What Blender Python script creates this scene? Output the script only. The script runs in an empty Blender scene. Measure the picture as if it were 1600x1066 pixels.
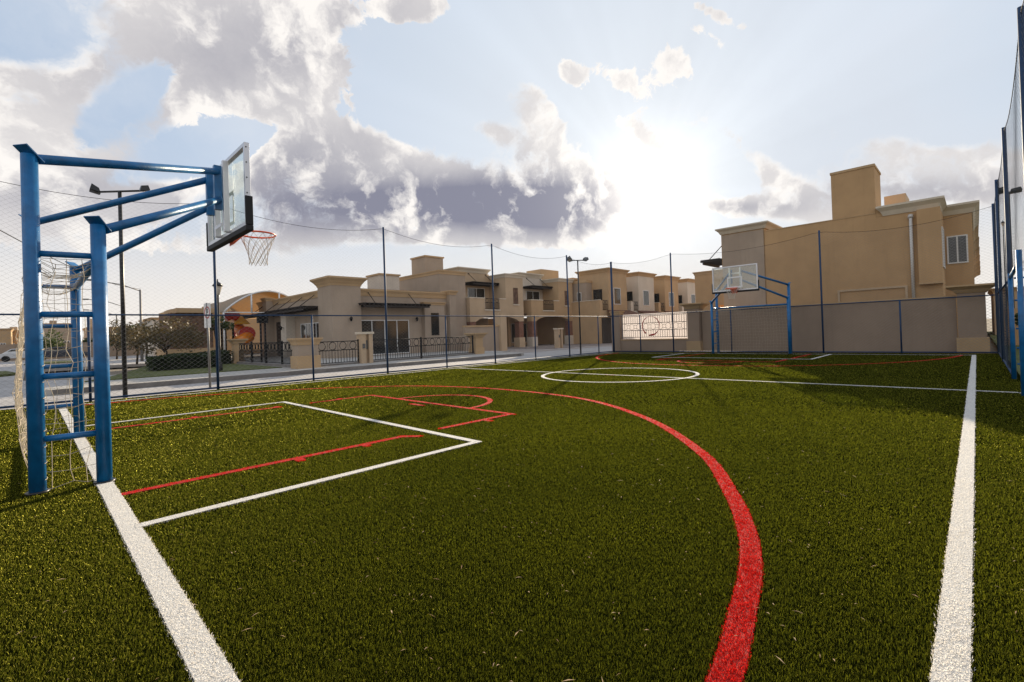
import bpy, math, random
import numpy as np
from mathutils import Vector, Matrix

# ------------------------------------------------------------------ camera
F, PCX, PCY = 740.37, 807.45, 515.2
R = np.array([[0.69637574, -0.01790639, 0.71745396],
              [-0.71690196, 0.02910249, 0.69656631],
              [-0.03335269, -0.99941603, 0.00742915]])
CAM = np.array([0, 0, 1.24])
scene = bpy.context.scene
cam_d = bpy.data.cameras.new('camera'); cam = bpy.data.objects.new('camera', cam_d)
scene.collection.objects.link(cam); scene.camera = cam
cam_d.sensor_width = 36; cam_d.lens = F / 1600 * 36
cam_d.shift_x = (800 - PCX) / 1600; cam_d.shift_y = (PCY - 533) / 1600
cam_d.clip_start = 0.05; cam_d.clip_end = 3000
rt, up, bk = R[:, 0], -R[:, 1], -R[:, 2]
cam.matrix_world = Matrix([[rt[i], up[i], bk[i], CAM[i]] for i in range(3)] + [[0, 0, 0, 1]])

def ray(u, v): return R @ np.array([(u - PCX) / F, (v - PCY) / F, 1.0])
def atY(u, v, Y): r = ray(u, v); return CAM + r * (Y / r[1])
def atX(u, v, X): r = ray(u, v); return CAM + r * (X / r[0])

# ------------------------------------------------------------------ sky and sun
SUN_AZ, SUN_EL = math.radians(28.3), math.radians(15.4)
SD = np.array([math.cos(SUN_EL) * math.cos(SUN_AZ), math.cos(SUN_EL) * math.sin(SUN_AZ), math.sin(SUN_EL)])
scene.view_settings.view_transform = 'Standard'; scene.view_settings.look = 'None'
scene.view_settings.exposure = 0.8; scene.view_settings.gamma = 1.0
scene.view_settings.use_curve_mapping = False

sun_d = bpy.data.lights.new('sun', 'SUN'); sun = bpy.data.objects.new('sun', sun_d)
scene.collection.objects.link(sun)
sun_d.energy = 5.0; sun_d.angle = math.radians(0.6); sun_d.color = (1.0, 0.84, 0.62)
sun.rotation_euler = Vector(-SD).to_track_quat('-Z', 'Y').to_euler()
sun.location = (30, 16, 20)

world = bpy.data.worlds.new('World'); scene.world = world; world.use_nodes = True
class NT:
    """small helper to write node trees as expressions"""
    def __init__(s, tree): s.t = tree; s.n = tree.nodes; s.l = tree.links
    def node(s, typ, **k):
        n = s.n.new(typ)
        for a, b in k.items(): setattr(n, a, b)
        return n
    def put(s, sock, v):
        if isinstance(v, bpy.types.NodeSocket): s.l.new(v, sock)
        elif v is not None:
            try: sock.default_value = v
            except Exception: sock.default_value = tuple(v) + (1,)
    def m(s, op, a, b=None, c=None, clamp=False):
        n = s.node('ShaderNodeMath', operation=op, use_clamp=clamp)
        for i, x in enumerate((a, b, c)):
            if x is not None: s.put(n.inputs[i], x)
        return n.outputs[0]
    def vm(s, op, a, b=None, out=0):
        n = s.node('ShaderNodeVectorMath', operation=op)
        s.put(n.inputs[0], a)
        if b is not None: s.put(n.inputs[3] if op == 'SCALE' else n.inputs[1], b)
        return n.outputs['Value'] if out == 'v' else n.outputs[0]
    def noise(s, vec, scale, detail=4, rough=.5, dist=0, out=0):
        n = s.node('ShaderNodeTexNoise')
        if vec is not None: s.l.new(vec, n.inputs['Vector'])
        n.inputs['Scale'].default_value = scale; n.inputs['Detail'].default_value = detail
        n.inputs['Roughness'].default_value = rough; n.inputs['Distortion'].default_value = dist
        return n.outputs[out]
    def mix(s, f, a, b, blend='MIX'):
        n = s.node('ShaderNodeMix', data_type='RGBA', blend_type=blend)
        s.put(n.inputs[0], f); s.put(n.inputs[6], a); s.put(n.inputs[7], b)
        return n.outputs[2]
    def rng(s, v, a, b, c=0., d=1., smooth=True):
        n = s.node('ShaderNodeMapRange')
        if smooth: n.interpolation_type = 'SMOOTHSTEP'
        for i, x in enumerate((v, a, b, c, d)): s.put(n.inputs[i], x)
        return n.outputs[0]

W = NT(world.node_tree)
for n in list(W.n): W.n.remove(n)
wout = W.node('ShaderNodeOutputWorld'); bg = W.node('ShaderNodeBackground'); W.l.new(bg.outputs[0], wout.inputs[0])
bg.inputs[1].default_value = 0.0585
sky = W.node('ShaderNodeTexSky'); sky.sky_type = 'NISHITA'; sky.sun_disc = False
sky.sun_elevation = SUN_EL; sky.sun_rotation = math.pi / 2 - SUN_AZ
sky.air_density = 1.0; sky.dust_density = 1.2; sky.ozone_density = 1.0; sky.altitude = 1800
gen = W.node('ShaderNodeTexCoord').outputs['Generated']
dirn = W.vm('NORMALIZE', gen)
# clouds: places of the large banks given as directions on the sky sphere
def sdir(u, v): r = ray(u, v); return r / np.linalg.norm(r)
def blob(u, v, su, sv, tilt, amp):
    c = sdir(u, v); a = sdir(u + 5, v) - sdir(u - 5, v); a /= np.linalg.norm(a)
    b = np.cross(c, a); b /= np.linalg.norm(b)
    k = F * (1 + ((u - PCX) ** 2 + (v - PCY) ** 2) / F ** 2) ** .5
    t = math.radians(tilt); a2 = math.cos(t) * a + math.sin(t) * b; b2 = -math.sin(t) * a + math.cos(t) * b
    a2 = a2 / (su / k); b2 = b2 / (sv / k)
    rel = W.vm('SUBTRACT', dirn, tuple(c))
    x = W.vm('DOT_PRODUCT', rel, tuple(a2), 'v'); y = W.vm('DOT_PRODUCT', rel, tuple(b2), 'v')
    z = W.vm('DOT_PRODUCT', rel, tuple(c / .5), 'v')
    e = W.m('ADD', W.m('ADD', W.m('MULTIPLY', x, x), W.m('MULTIPLY', y, y)), W.m('MULTIPLY', z, z))
    g = W.m('POWER', 2.718, W.m('MULTIPLY', e, -1))
    return W.m('MULTIPLY', g, amp)
#        px   py   width height tilt amp   (tilt: + turns the long axis upward to the right)
BLOBS = [(205, 150, 95, 26, -32, -1.5), (335, 232, 110, 22, -16, -1.6), (35, 45, 55, 40, 0, -1.2), (690, 170, 110, 50, 0, -.9), (770, 205, 42, 17, 25, 1.5), (848, 165, 62, 24, 46, 1.5), (890, 118, 34, 16, 40, 1.3),
         (290, 35, 215, 78, -14, 1.5), (470, 125, 100, 60, -10, 1.5), (350, 130, 130, 52, -20, 1.1), (450, 10, 90, 40, 0, 1.2),
         (60, 215, 120, 55, -35, 1.5), (10, 130, 55, 40, 0, 1.0), (170, 255, 60, 26, -20, 1.0), (110, 330, 170, 40, -6, 1.1), (240, 300, 130, 26, -10, .8),
         (600, 295, 165, 56, -6, 2.1), (440, 225, 80, 40, -20, 1.4), (780, 335, 150, 42, -3, 2.1), (885, 300, 80, 62, 10, 1.7), (575, 232, 50, 28, -10, 1.1),
         (275, 256, 50, 14, -8, 1.1), (640, 8, 66, 24, 0, 1.4), (815, 180, 100, 26, 42, 1.0), (955, 118, 72, 24, 22, .95), (1050, 99, 44, 22, 10, .85), (1110, 60, 50, 12, 25, .5), (700, 205, 40, 9, 0, .6), (500, 205, 34, 30, 0, 1.0),
         (848, 228, 20, 11, 0, 1.0), (1215, 275, 110, 20, 40, 1.05), (1140, 325, 110, 18, 5, 1.2), (1250, 320, 90, 24, 10, .9),
         (1410, 250, 80, 32, 18, 1.4), (1440, 290, 170, 40, 0, 1.3), (1545, 258, 60, 38, 0, 1.3), (1130, 28, 70, 10, 22, .65), (560, 366, 220, 20, 0, .95), (300, 390, 200, 18, 0, .7), (1010, 215, 70, 16, 30, .7)]
DARK = [(640, 318, 260, 46, -4, 1.0), (830, 335, 130, 40, -2, .6), (420, 70, 260, 80, -10, .42), (900, 330, 70, 45, 0, .5), (470, 250, 120, 50, -10, .5), (120, 290, 120, 30, -10, .35), (1160, 325, 90, 14, 0, .5), (1440, 300, 150, 22, 0, .4)]
cov = drk = None
for b in BLOBS:
    g = blob(*b); cov = g if cov is None else W.m('ADD', cov, g)
for b in DARK:
    g = blob(*b); drk = g if drk is None else W.m('ADD', drk, g)
# the rest of the dome (behind the camera): broken cloud
behind = W.m('MULTIPLY', W.rng(W.vm('DOT_PRODUCT', dirn, tuple(R[:, 2]), 'v'), .25, -.1), .8)
cov = W.m('ADD', cov, behind)
cov = W.m('MINIMUM', cov, 1.3)
warp = W.noise(dirn, 4.0, 6, .6, out=1)
wp = W.vm('ADD', dirn, W.vm('SCALE', W.vm('SUBTRACT', warp, (.5, .5, .5)), .20))
n1 = W.noise(wp, 6.5, 13, .66)
wp2 = W.vm('ADD', wp, W.vm('SCALE', W.vm('NORMALIZE', W.vm('SUBTRACT', tuple(SD), dirn)), .035))
n2 = W.noise(wp2, 7.0, 3, .5)
n3 = W.noise(wp, 7.0, 3, .5)
fine = W.noise(wp, 30.0, 6, .6)
field = W.m('ADD', W.m('ADD', cov, W.m('MULTIPLY', W.m('SUBTRACT', n1, .5), 2.9)), W.m('MULTIPLY', W.m('SUBTRACT', fine, .5), .7))
soft = W.rng(W.noise(dirn, 3.3, 2, .5), .42, .62, .16, .85)
dens = W.rng(field, .58, W.m('ADD', soft, .58))
slope = W.m('MULTIPLY', W.m('SUBTRACT', n2, n3), 3.6)
thick = W.rng(W.m('ADD', field, slope), .55, 1.35)
relief = W.m('MULTIPLY', W.m('SUBTRACT', n1, .5), -.5)
sdot = W.vm('DOT_PRODUCT', dirn, tuple(SD), 'v')
glow1 = W.m('POWER', W.m('MAXIMUM', sdot, 0.), 55.)
glow2 = W.m('POWER', W.m('MAXIMUM', sdot, 0.), 3.5)
glow3 = W.m('POWER', W.m('MAXIMUM', sdot, 0.), 260.)
# radiance of the cloud: thin rims bright, thick bellies grey-lavender
shade_ = W.m('ADD', W.m('MULTIPLY', thick, .34), W.m('MULTIPLY', W.m('MULTIPLY', thick, drk), .78))
light = W.m('ADD', W.m('SUBTRACT', 1.0, shade_), relief, clamp=True)
ccol = W.mix(light, (2.6, 2.65, 3.4, 1), (9.9, 9.5, 9.1, 1))
zc = W.vm('DOT_PRODUCT', dirn, (0, 0, 1), 'v')
hazecol = W.mix(W.rng(zc, .0, .34), (8.8, 8.2, 7.6, 1), (4.5, 5.7, 7.5, 1))
skyc = W.mix(.88, W.vm('MINIMUM', sky.outputs[0], (14, 14, 14)), hazecol)
skyc = W.mix(W.m('MULTIPLY', glow2, .85), skyc, (8.6, 9.0, 9.4, 1))
veil = W.m('MULTIPLY', W.rng(W.noise(wp, 2.6, 7, .6), .36, .70), .75)
skyc = W.mix(veil, skyc, (7.0, 7.5, 8.3, 1))
# faint shafts of light fanning out from behind the bank
sa = np.cross(SD, (0, 0, 1)); sa /= np.linalg.norm(sa); sb = np.cross(sa, SD)
ang_ = W.m('ARCTAN2', W.vm('DOT_PRODUCT', dirn, tuple(sa), 'v'), W.vm('DOT_PRODUCT', dirn, tuple(sb), 'v'))
av = W.node('ShaderNodeCombineXYZ'); W.put(av.inputs[0], ang_)
shaft = W.m('MULTIPLY', W.m('SUBTRACT', W.rng(W.noise(av.outputs[0], 1.7, 3, .55), .3, .7), .5), W.rng(sdot, .55, .92, 0., .085))
skyc = W.vm('SCALE', skyc, W.m('ADD', shaft, 1.0))
col = W.mix(dens, skyc, ccol)
# low haze near the horizon swallows the clouds
col = W.mix(W.rng(zc, .22, .03, 0., .85), col, (9.3, 8.7, 8.05, 1))
add = W.mix(1.0, col, W.mix(1.0, (1.6, 1.5, 1.3, 1), glow1, 'MULTIPLY'), 'ADD')
add = W.mix(1.0, add, W.mix(1.0, (5.5, 5.1, 4.4, 1), glow3, 'MULTIPLY'), 'ADD')
W.l.new(add, bg.inputs[0])
world.cycles.sampling_method = 'MANUAL'; world.cycles.sample_map_resolution = 1024

# ------------------------------------------------------------------ helpers
COL = scene.collection
rnd = random.Random(7); rs = np.random.RandomState(11)

def mat(name, col, rough=.8, metal=0., nscale=0, namt=0., bump=0., bscale=40, spec=.5, col2=None, detail=4):
    m = bpy.data.materials.new(name); m.use_nodes = True; T = NT(m.node_tree)
    p = m.node_tree.nodes['Principled BSDF']
    p.inputs['Roughness'].default_value = rough; p.inputs['Metallic'].default_value = metal
    p.inputs['Specular IOR Level'].default_value = spec
    c = tuple(col) + (1,)
    tc = T.node('ShaderNodeTexCoord').outputs['Object']
    if nscale:
        f = T.noise(tc, nscale, detail, .6)
        dark = tuple(x * (1 - namt) for x in col) + (1,) if col2 is None else tuple(col2) + (1,)
        T.put(p.inputs['Base Color'], T.mix(T.rng(f, .3, .7), dark, c))
    else: p.inputs['Base Color'].default_value = c
    if bump:
        b = T.node('ShaderNodeBump'); b.inputs['Strength'].default_value = bump; b.inputs['Distance'].default_value = .02
        T.l.new(T.noise(tc, bscale, 6, .6), b.inputs['Height']); T.l.new(b.outputs[0], p.inputs['Normal'])
    return m

def stucco(name, col):
    """painted render: broad weathering, fine grain and rain streaks"""
    m = bpy.data.materials.new(name); m.use_nodes = True; T = NT(m.node_tree)
    p = m.node_tree.nodes['Principled BSDF']; p.inputs['Roughness'].default_value = .92
    p.inputs['Specular IOR Level'].default_value = .2
    tc = T.node('ShaderNodeTexCoord').outputs['Object']
    broad = T.rng(T.noise(tc, .55, 5, .6), .3, .7)
    mp = T.node('ShaderNodeMapping'); mp.inputs['Scale'].default_value = (3, 3, .25); T.l.new(tc, mp.inputs[0])
    streak = T.rng(T.noise(mp.outputs[0], 1.6, 5, .65), .50, .75)
    c = T.mix(broad, tuple(x * .88 for x in col) + (1,), tuple(min(1, x * 1.05) for x in col) + (1,))
    c = T.mix(T.m('MULTIPLY', streak, .22), c, tuple(x * .62 for x in col) + (1,))
    T.put(p.inputs['Base Color'], c)
    b = T.node('ShaderNodeBump'); b.inputs['Strength'].default_value = .35; b.inputs['Distance'].default_value = .012
    T.l.new(T.noise(tc, 38, 6, .7), b.inputs['Height']); T.l.new(b.outputs[0], p.inputs['Normal'])
    return m

M = {}
M['beige'] = stucco('stucco_beige', (.51, .33, .175))
M['ochre'] = stucco('stucco_ochre', (.50, .345, .20))
M['taupe'] = stucco('stucco_taupe', (.41, .325, .25))
M['sand'] = stucco('stucco_sand', (.54, .405, .27))
M['cream'] = stucco('stucco_cream', (.62, .55, .46))
M['wallgrey'] = stucco('stucco_boundary', (.35, .262, .195))
M['trim'] = stucco('trim_ochre', (.52, .36, .205))
M['trimlight'] = stucco('trim_cream', (.66, .58, .46))
M['brick'] = mat('brick_red', (.30, .14, .09), .9, nscale=9, namt=.5, bump=.6, bscale=18)
M['stone'] = mat('stone_rough', (.20, .115, .075), .95, nscale=3, namt=.6, bump=1., bscale=7)
M['terracotta'] = mat('terracotta_tiles', (.18, .075, .04), .85, nscale=6, namt=.5, bump=.5, bscale=12)
M['dark'] = mat('dark_timber_and_shade', (.018, .012, .010), .6)  # timber of the awnings; also the slabs that stand for shade in openings
M['iron'] = mat('black_iron', (.012, .012, .013), .8, spec=.2)
M['glass'] = mat('window_glass', (.015, .018, .02), .08, spec=.8)
M['white'] = mat('white_frame', (.75, .75, .74), .5)
M['whitetape'] = mat('white_paint', (.8, .8, .8), .5)
M['blue'] = mat('blue_gloss_paint', (.007, .145, .38), .38, nscale=7, namt=.35, bump=.12, bscale=35, detail=8)
M['bluepost'] = mat('blue_fence_paint', (.010, .045, .12), .65, nscale=4, namt=.3)
M['alu'] = mat('aluminium', (.62, .62, .64), .35, metal=.7)
M['pad'] = mat('black_padding', (.006, .006, .007), .7)
M['rim'] = mat('orange_rim_paint', (.8, .11, .03), .4)
M['rope'] = mat('cream_rope', (.55, .46, .34), .9)
M['ropenet'] = mat('white_cord', (.52, .47, .40), .9)
M['wire'] = mat('galvanised_wire', (.26, .25, .24), .5, metal=.3)
M['wiredark'] = mat('glare_darkened_net', (.035, .045, .06), .9, spec=.1)  # wire colour darkened to cancel the pale sun glare on the right net
M['floodglass'] = mat('flood_glass_dark', (.04, .04, .045), .3)
M['conc'] = mat('concrete_road', (.40, .38, .37), .9, nscale=.7, namt=.22, bump=.3, bscale=30)
M['kerb'] = mat('kerb_concrete', (.22, .20, .185), .95, nscale=2, namt=.3, bump=.3)
M['walk'] = mat('pavement_concrete', (.42, .40, .37), .95, nscale=1.2, namt=.2, bump=.3)
M['lampblack'] = mat('lamp_black', (.01, .01, .011), .4)
M['lampgrey'] = mat('lamp_housing', (.10, .10, .10), .5)
M['lampglass'] = mat('lamp_glass', (.55, .5, .42), .2)
M['galv'] = mat('galvanised_steel', (.20, .19, .18), .5, metal=.4)
M['red'] = mat('red_plastic', (.42, .02, .015), .35)
M['orange'] = mat('orange_plastic', (.85, .26, .02), .35)
M['yellow'] = mat('yellow_plastic', (.80, .42, .04), .4)
M['bark'] = mat('bark', (.07, .05, .035), .95, nscale=8, namt=.4)
M['carwhite'] = mat('car_white', (.6, .6, .6), .3)
M['carblue'] = mat('car_dark', (.03, .035, .05), .3)
M['tyre'] = mat('tyre_rubber', (.012, .012, .012), .9)
M['signred'] = mat('sign_red', (.45, .01, .01), .5)
M['pipe'] = mat('white_pipe', (.62, .60, .56), .5)

def leafmat(name, col, col2, trans=.5, rough=.5, spec=.3):
    m = bpy.data.materials.new(name); m.use_nodes = True; T = NT(m.node_tree); nt = m.node_tree
    p = nt.nodes['Principled BSDF']; p.inputs['Roughness'].default_value = rough
    p.inputs['Specular IOR Level'].default_value = spec
    g = T.node('ShaderNodeNewGeometry')
    c = T.mix(g.outputs['Random Per Island'], tuple(col) + (1,), tuple(col2) + (1,))
    T.put(p.inputs['Base Color'], c)
    tr = T.node('ShaderNodeBsdfTranslucent'); T.put(tr.inputs[0], c)
    ms = T.node('ShaderNodeMixShader'); ms.inputs[0].default_value = trans
    T.l.new(p.outputs[0], ms.inputs[1]); T.l.new(tr.outputs[0], ms.inputs[2])
    T.l.new(ms.outputs[0], nt.nodes['Material Output'].inputs[0])
    return m
M['leaf'] = leafmat('dry_olive_leaves', (.075, .06, .025), (.15, .105, .045), .3)
M['hedge'] = leafmat('hedge_leaves', (.015, .03, .01), (.04, .06, .015), .25)
M['leafgreen'] = leafmat('green_leaves', (.04, .07, .015), (.09, .11, .03), .35)
def pilemat(name, col, col2, tcol, tcol2, trans, glint=.03):
    m = bpy.data.materials.new(name); m.use_nodes = True; T = NT(m.node_tree); nt = m.node_tree; nt.nodes.remove(nt.nodes['Principled BSDF'])
    g = T.node('ShaderNodeNewGeometry'); r = g.outputs['Random Per Island']
    tc = T.node('ShaderNodeTexCoord').outputs['Object']; big = T.rng(T.noise(tc, .45, 4, .6), .3, .7)
    r2 = T.m('ADD', T.m('MULTIPLY', r, .75), T.m('MULTIPLY', big, .25))
    d = T.node('ShaderNodeBsdfDiffuse'); T.put(d.inputs[0], T.mix(r2, tuple(col) + (1,), tuple(col2) + (1,)))
    t_ = T.node('ShaderNodeBsdfTranslucent'); T.put(t_.inputs[0], T.mix(r2, tuple(tcol) + (1,), tuple(tcol2) + (1,)))
    a = T.node('ShaderNodeMixShader'); a.inputs[0].default_value = trans; T.l.new(d.outputs[0], a.inputs[1]); T.l.new(t_.outputs[0], a.inputs[2])
    gl = T.node('ShaderNodeBsdfGlossy'); gl.inputs['Roughness'].default_value = .50; gl.inputs[0].default_value = (.85, .82, .14, 1)
    fz = T.node('ShaderNodeFresnel'); fz.inputs[0].default_value = 1.45
    b_ = T.node('ShaderNodeMixShader'); T.l.new(T.m('ADD', T.m('MULTIPLY', fz.outputs[0], .80), T.m('MULTIPLY', T.m('GREATER_THAN', r, 1 - glint), .25)), b_.inputs[0]); T.l.new(a.outputs[0], b_.inputs[1]); T.l.new(gl.outputs[0], b_.inputs[2])
    T.l.new(b_.outputs[0], nt.nodes['Material Output'].inputs[0]); return m
M['turfblade'] = pilemat('turf_pile', (.005, .010, .003), (.018, .030, .007), (.018, .030, .004), (.160, .172, .010), .55, .012)
M['whiteblade'] = leafmat('white_blades', (.84, .80, .74), (.98, .95, .90), .48, .8, .08)
M['redblade'] = leafmat('red_blades', (.42, .010, .008), (.86, .03, .02), .45, .8, .06)
M['debris'] = leafmat('dry_debris', (.22, .12, .05), (.50, .36, .22), .1, .8, .1)
M['lawn'] = mat('lawn_grass', (.10, .115, .018), .95, nscale=3, namt=.45, bump=.8, bscale=60)

class MB:
    def __init__(s): s.v = []; s.f = []; s.smooth = []
    def add(s, vs, fs, sm=False):
        o = len(s.v); s.v += [tuple(map(float, p)) for p in vs]
        s.f += [tuple(i + o for i in f) for f in fs]; s.smooth += [sm] * len(fs); return s
    def box(s, x0, x1, y0, y1, z0, z1):
        x0, x1 = sorted((x0, x1)); y0, y1 = sorted((y0, y1)); z0, z1 = sorted((z0, z1))
        return s.add([(x0,y0,z0),(x1,y0,z0),(x1,y1,z0),(x0,y1,z0),(x0,y0,z1),(x1,y0,z1),(x1,y1,z1),(x0,y1,z1)],
                     [(0,3,2,1),(4,5,6,7),(0,1,5,4),(1,2,6,5),(2,3,7,6),(3,0,4,7)])
    def tube(s, pts, r, n=8, caps=True, sm=True):
        pts = [np.array(p, float) for p in pts]; rr = r if hasattr(r, '__len__') else [r] * len(pts)
        rings = []; prev = None
        for i, p in enumerate(pts):
            a = pts[max(i - 1, 0)]; b = pts[min(i + 1, len(pts) - 1)]; t = b - a; t /= np.linalg.norm(t) + 1e-12
            if prev is None:
                w = np.array([0, 0, 1.]) if abs(t[2]) < .9 else np.array([1., 0, 0]); u = np.cross(t, w)
            else: u = prev - t * np.dot(prev, t)
            u /= np.linalg.norm(u) + 1e-12; prev = u; w = np.cross(t, u)
            rings.append([p + rr[i] * (math.cos(q) * u + math.sin(q) * w) for q in [2 * math.pi * k / n for k in range(n)]])
        vs = [v for ring in rings for v in ring]
        fs = [(i * n + k, i * n + (k + 1) % n, (i + 1) * n + (k + 1) % n, (i + 1) * n + k) for i in range(len(pts) - 1) for k in range(n)]
        o = len(s.v); s.add(vs, fs, sm and n > 4)
        if caps:
            s.f += [tuple(o + k for k in reversed(range(n))), tuple(o + (len(pts) - 1) * n + k for k in range(n))]; s.smooth += [False] * 2
        return s
    def prism(s, poly, z0, z1):
        n = len(poly); vs = [(x, y, z0) for x, y in poly] + [(x, y, z1) for x, y in poly]
        return s.add(vs, [tuple(reversed(range(n))), tuple(range(n, 2 * n))] + [(i, (i + 1) % n, n + (i + 1) % n, n + i) for i in range(n)])
    def frustum(s, cx, cy, prof):
        """square section profile [(halfx, halfy, z)...] around cx, cy"""
        vs = []
        for hx, hy, z in prof: vs += [(cx - hx, cy - hy, z), (cx + hx, cy - hy, z), (cx + hx, cy + hy, z), (cx - hx, cy + hy, z)]
        fs = [(3, 2, 1, 0), tuple(range(len(vs) - 4, len(vs)))]
        for i in range(len(prof) - 1):
            for k in range(4): fs.append((i * 4 + k, i * 4 + (k + 1) % 4, i * 4 + 4 + (k + 1) % 4, i * 4 + 4 + k))
        return s.add(vs, fs)
    def cornice(s, x0, x1, y0, y1, z0, z1, out):
        """moulded cornice ring round a block"""
        cx, cy, hx, hy = (x0 + x1) / 2, (y0 + y1) / 2, abs(x1 - x0) / 2, abs(y1 - y0) / 2; h = z1 - z0
        return s.frustum(cx, cy, [(hx + .03, hy + .03, z0), (hx + out * .35, hy + out * .35, z0 + h * .3), (hx + out * .45, hy + out * .45, z0 + h * .45),
                                  (hx + out * .9, hy + out * .9, z0 + h * .75), (hx + out, hy + out, z0 + h * .8), (hx + out, hy + out, z1)])
    def lathe(s, cx, cy, prof, n=16):
        vs = [(cx + r * math.cos(2 * math.pi * k / n), cy + r * math.sin(2 * math.pi * k / n), z) for r, z in prof for k in range(n)]
        fs = [(i * n + k, i * n + (k + 1) % n, (i + 1) * n + (k + 1) % n, (i + 1) * n + k) for i in range(len(prof) - 1) for k in range(n)]
        fs += [tuple(reversed(range(n))), tuple((len(prof) - 1) * n + k for k in range(n))]
        return s.add(vs, fs, True)
    def build(s, name, m, parent=None, bevel=0):
        base = np.zeros(3)
        q = parent
        if q is not None:
            while q.parent is not None: q = q.parent
            base = np.array(q.location)
        me = bpy.data.meshes.new(name)
        me.from_pydata([tuple(np.array(v) - base) for v in s.v], [], s.f)
        me.polygons.foreach_set('use_smooth', s.smooth); me.update()
        me.materials.append(m if not isinstance(m, str) else M[m])
        o = bpy.data.objects.new(name, me); COL.objects.link(o)
        if parent is not None: o.parent = parent
        if bevel:
            b = o.modifiers.new('bevel', 'BEVEL'); b.width = bevel; b.segments = 2; b.limit_method = 'ANGLE'
        return o

def tag(o, label=None, cat=None, group=None, kind=None):
    for k, v in (('label', label), ('category', cat), ('group', group), ('kind', kind)):
        if v: o[k] = v
    return o
def thing(name, label, cat, loc, group=None):
    o = bpy.data.objects.new(name, None); COL.objects.link(o); o.location = tuple(map(float, loc)); o.empty_display_size = .3
    return tag(o, label, cat, group)
def copy_tree(o, parent=None):
    c = o.copy(); COL.objects.link(c); c.parent = parent
    for ch in [x for x in COL.objects if x.parent == o]: copy_tree(ch, c)
    return c
def fastmesh(name, verts, nper, m):
    """many loose polygons with nper corners each from a numpy array"""
    verts = np.ascontiguousarray(verts, dtype=np.float32); nf = len(verts) // nper
    me = bpy.data.meshes.new(name); me.vertices.add(len(verts)); me.vertices.foreach_set('co', verts.ravel())
    me.loops.add(len(verts)); me.loops.foreach_set('vertex_index', np.arange(len(verts), dtype=np.int32))
    me.polygons.add(nf); me.polygons.foreach_set('loop_start', np.arange(0, len(verts), nper, dtype=np.int32))
    me.polygons.foreach_set('loop_total', np.full(nf, nper, dtype=np.int32)); me.update(); me.validate()
    me.materials.append(M[m] if isinstance(m, str) else m)
    o = bpy.data.objects.new(name, me); COL.objects.link(o); return o

# ------------------------------------------------------------------ ground
def sheet(name, poly, z, m, label=None, kind='structure'):
    o = MB().add([(x, y, z) for x, y in poly], [tuple(range(len(poly)))]).build(name, m)
    tag(o, label, None, None, kind); return o
sheet('ground', [(-900, -900), (900, -900), (900, 900), (-900, 900)], -.30, mat('ground_earth', (.22, .18, .13), .95, nscale=.05, namt=.3))
MB().box(-40, 120, 14.7, 27.5, -.2, -.012).build('street', 'conc'); tag(bpy.data.objects['street'], kind='structure')
o = MB().box(-60, -.2, 27.5, 140, -.2, -.012).box(-.2, 130, 42, 140, -.2, -.012).build('side_street', 'conc'); tag(o, kind='structure')
# turf base
turf = bpy.data.materials.new('turf_base'); turf.use_nodes = True; T = NT(turf.node_tree); p = turf.node_tree.nodes['Principled BSDF']
tc = T.node('ShaderNodeTexCoord').outputs['Object']
f1 = T.noise(tc, 160, 3, .7); f2 = T.noise(tc, 1.2, 4, .6)
c = T.mix(T.rng(f1, .35, .68), (.003, .004, .001, 1), (.022, .025, .003, 1)); c = T.mix(T.m('MULTIPLY', T.rng(f2, .3, .7), .15), c, (.02, .026, .003, 1))
T.put(p.inputs['Base Color'], c); p.inputs['Roughness'].default_value = .9; p.inputs['Specular IOR Level'].default_value = 0.
b = T.node('ShaderNodeBump'); b.inputs['Strength'].default_value = .8; b.inputs['Distance'].default_value = .02
T.l.new(f1, b.inputs['Height']); T.l.new(b.outputs[0], p.inputs['Normal'])
M['turf'] = turf
o = MB().box(-6, 23.05, -.62, 14.62, -.15, 0).build('artificial_turf', 'turf'); tag(o, kind='structure')
o = MB().box(-6, 1.0, -8, -.62, -.15, -.001).build('artificial_turf', 'turf'); tag(o, kind='structure')
o = MB().box(1.0, 60, -40, -.62, -.15, -.02).build('garden_lawn', 'lawn'); tag(o, kind='structure')
KY = 17.9
MB_ = MB().prism([(.4, KY), (18.6, KY), (19.2, KY + .25), (19.5, KY + .8), (19.5, KY + 3.0), (1.2, KY + 2.7), (.3, KY + 1.2), (.2, KY + .4)], -.012, .13)
tag(MB_.build('pavement', 'walk'), kind='structure')
kb = MB().box(.42, 18.6, KY - .12, KY - .003, -.05, .134); tag(kb.build('kerb', 'kerb'), kind='structure')
tag(MB().prism([(1.2, KY + 2.71), (7.3, KY + 2.8), (7.3, 33), (4.6, 33), (3.2, 27), (2.0, 22.5)], -.05, .16).build('lawn', 'lawn'), kind='structure')
tag(MB().prism([(-16, 30), (-1.2, 32.5), (-.4, 34), (-.9, 38.5), (-16, 36)], -.02, .10).build('grass_verge', 'lawn'), kind='structure')
tag(MB().prism([(-.3, 54), (3.2, 54), (2.6, 60), (0, 61)], -.02, .10).build('grass_verge', 'lawn'), kind='structure')
tag(MB().box(7.3, 20.9, KY + 3.0, 42, -.05, .14).build('plaza_paving', 'walk'), kind='structure')
tag(MB().box(20.91, 80, 20.5, 34, -.05, .0).build('driveway', mat('driveway_paving', (.36, .31, .28), .95, nscale=1.0, namt=.3, bump=.3)), kind='structure')
drv = MB()
for k, x in enumerate((28.4, 30.2, 32.6, 34.6, 36.8, 26.9)):
    drv.box(x, x + .55, 22.0 + .4 * (k % 2), 28.0, .0, .006)
tag(drv.build('driveway_strips', mat('dark_paving', (.10, .06, .05), .95)), kind='structure')

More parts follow.
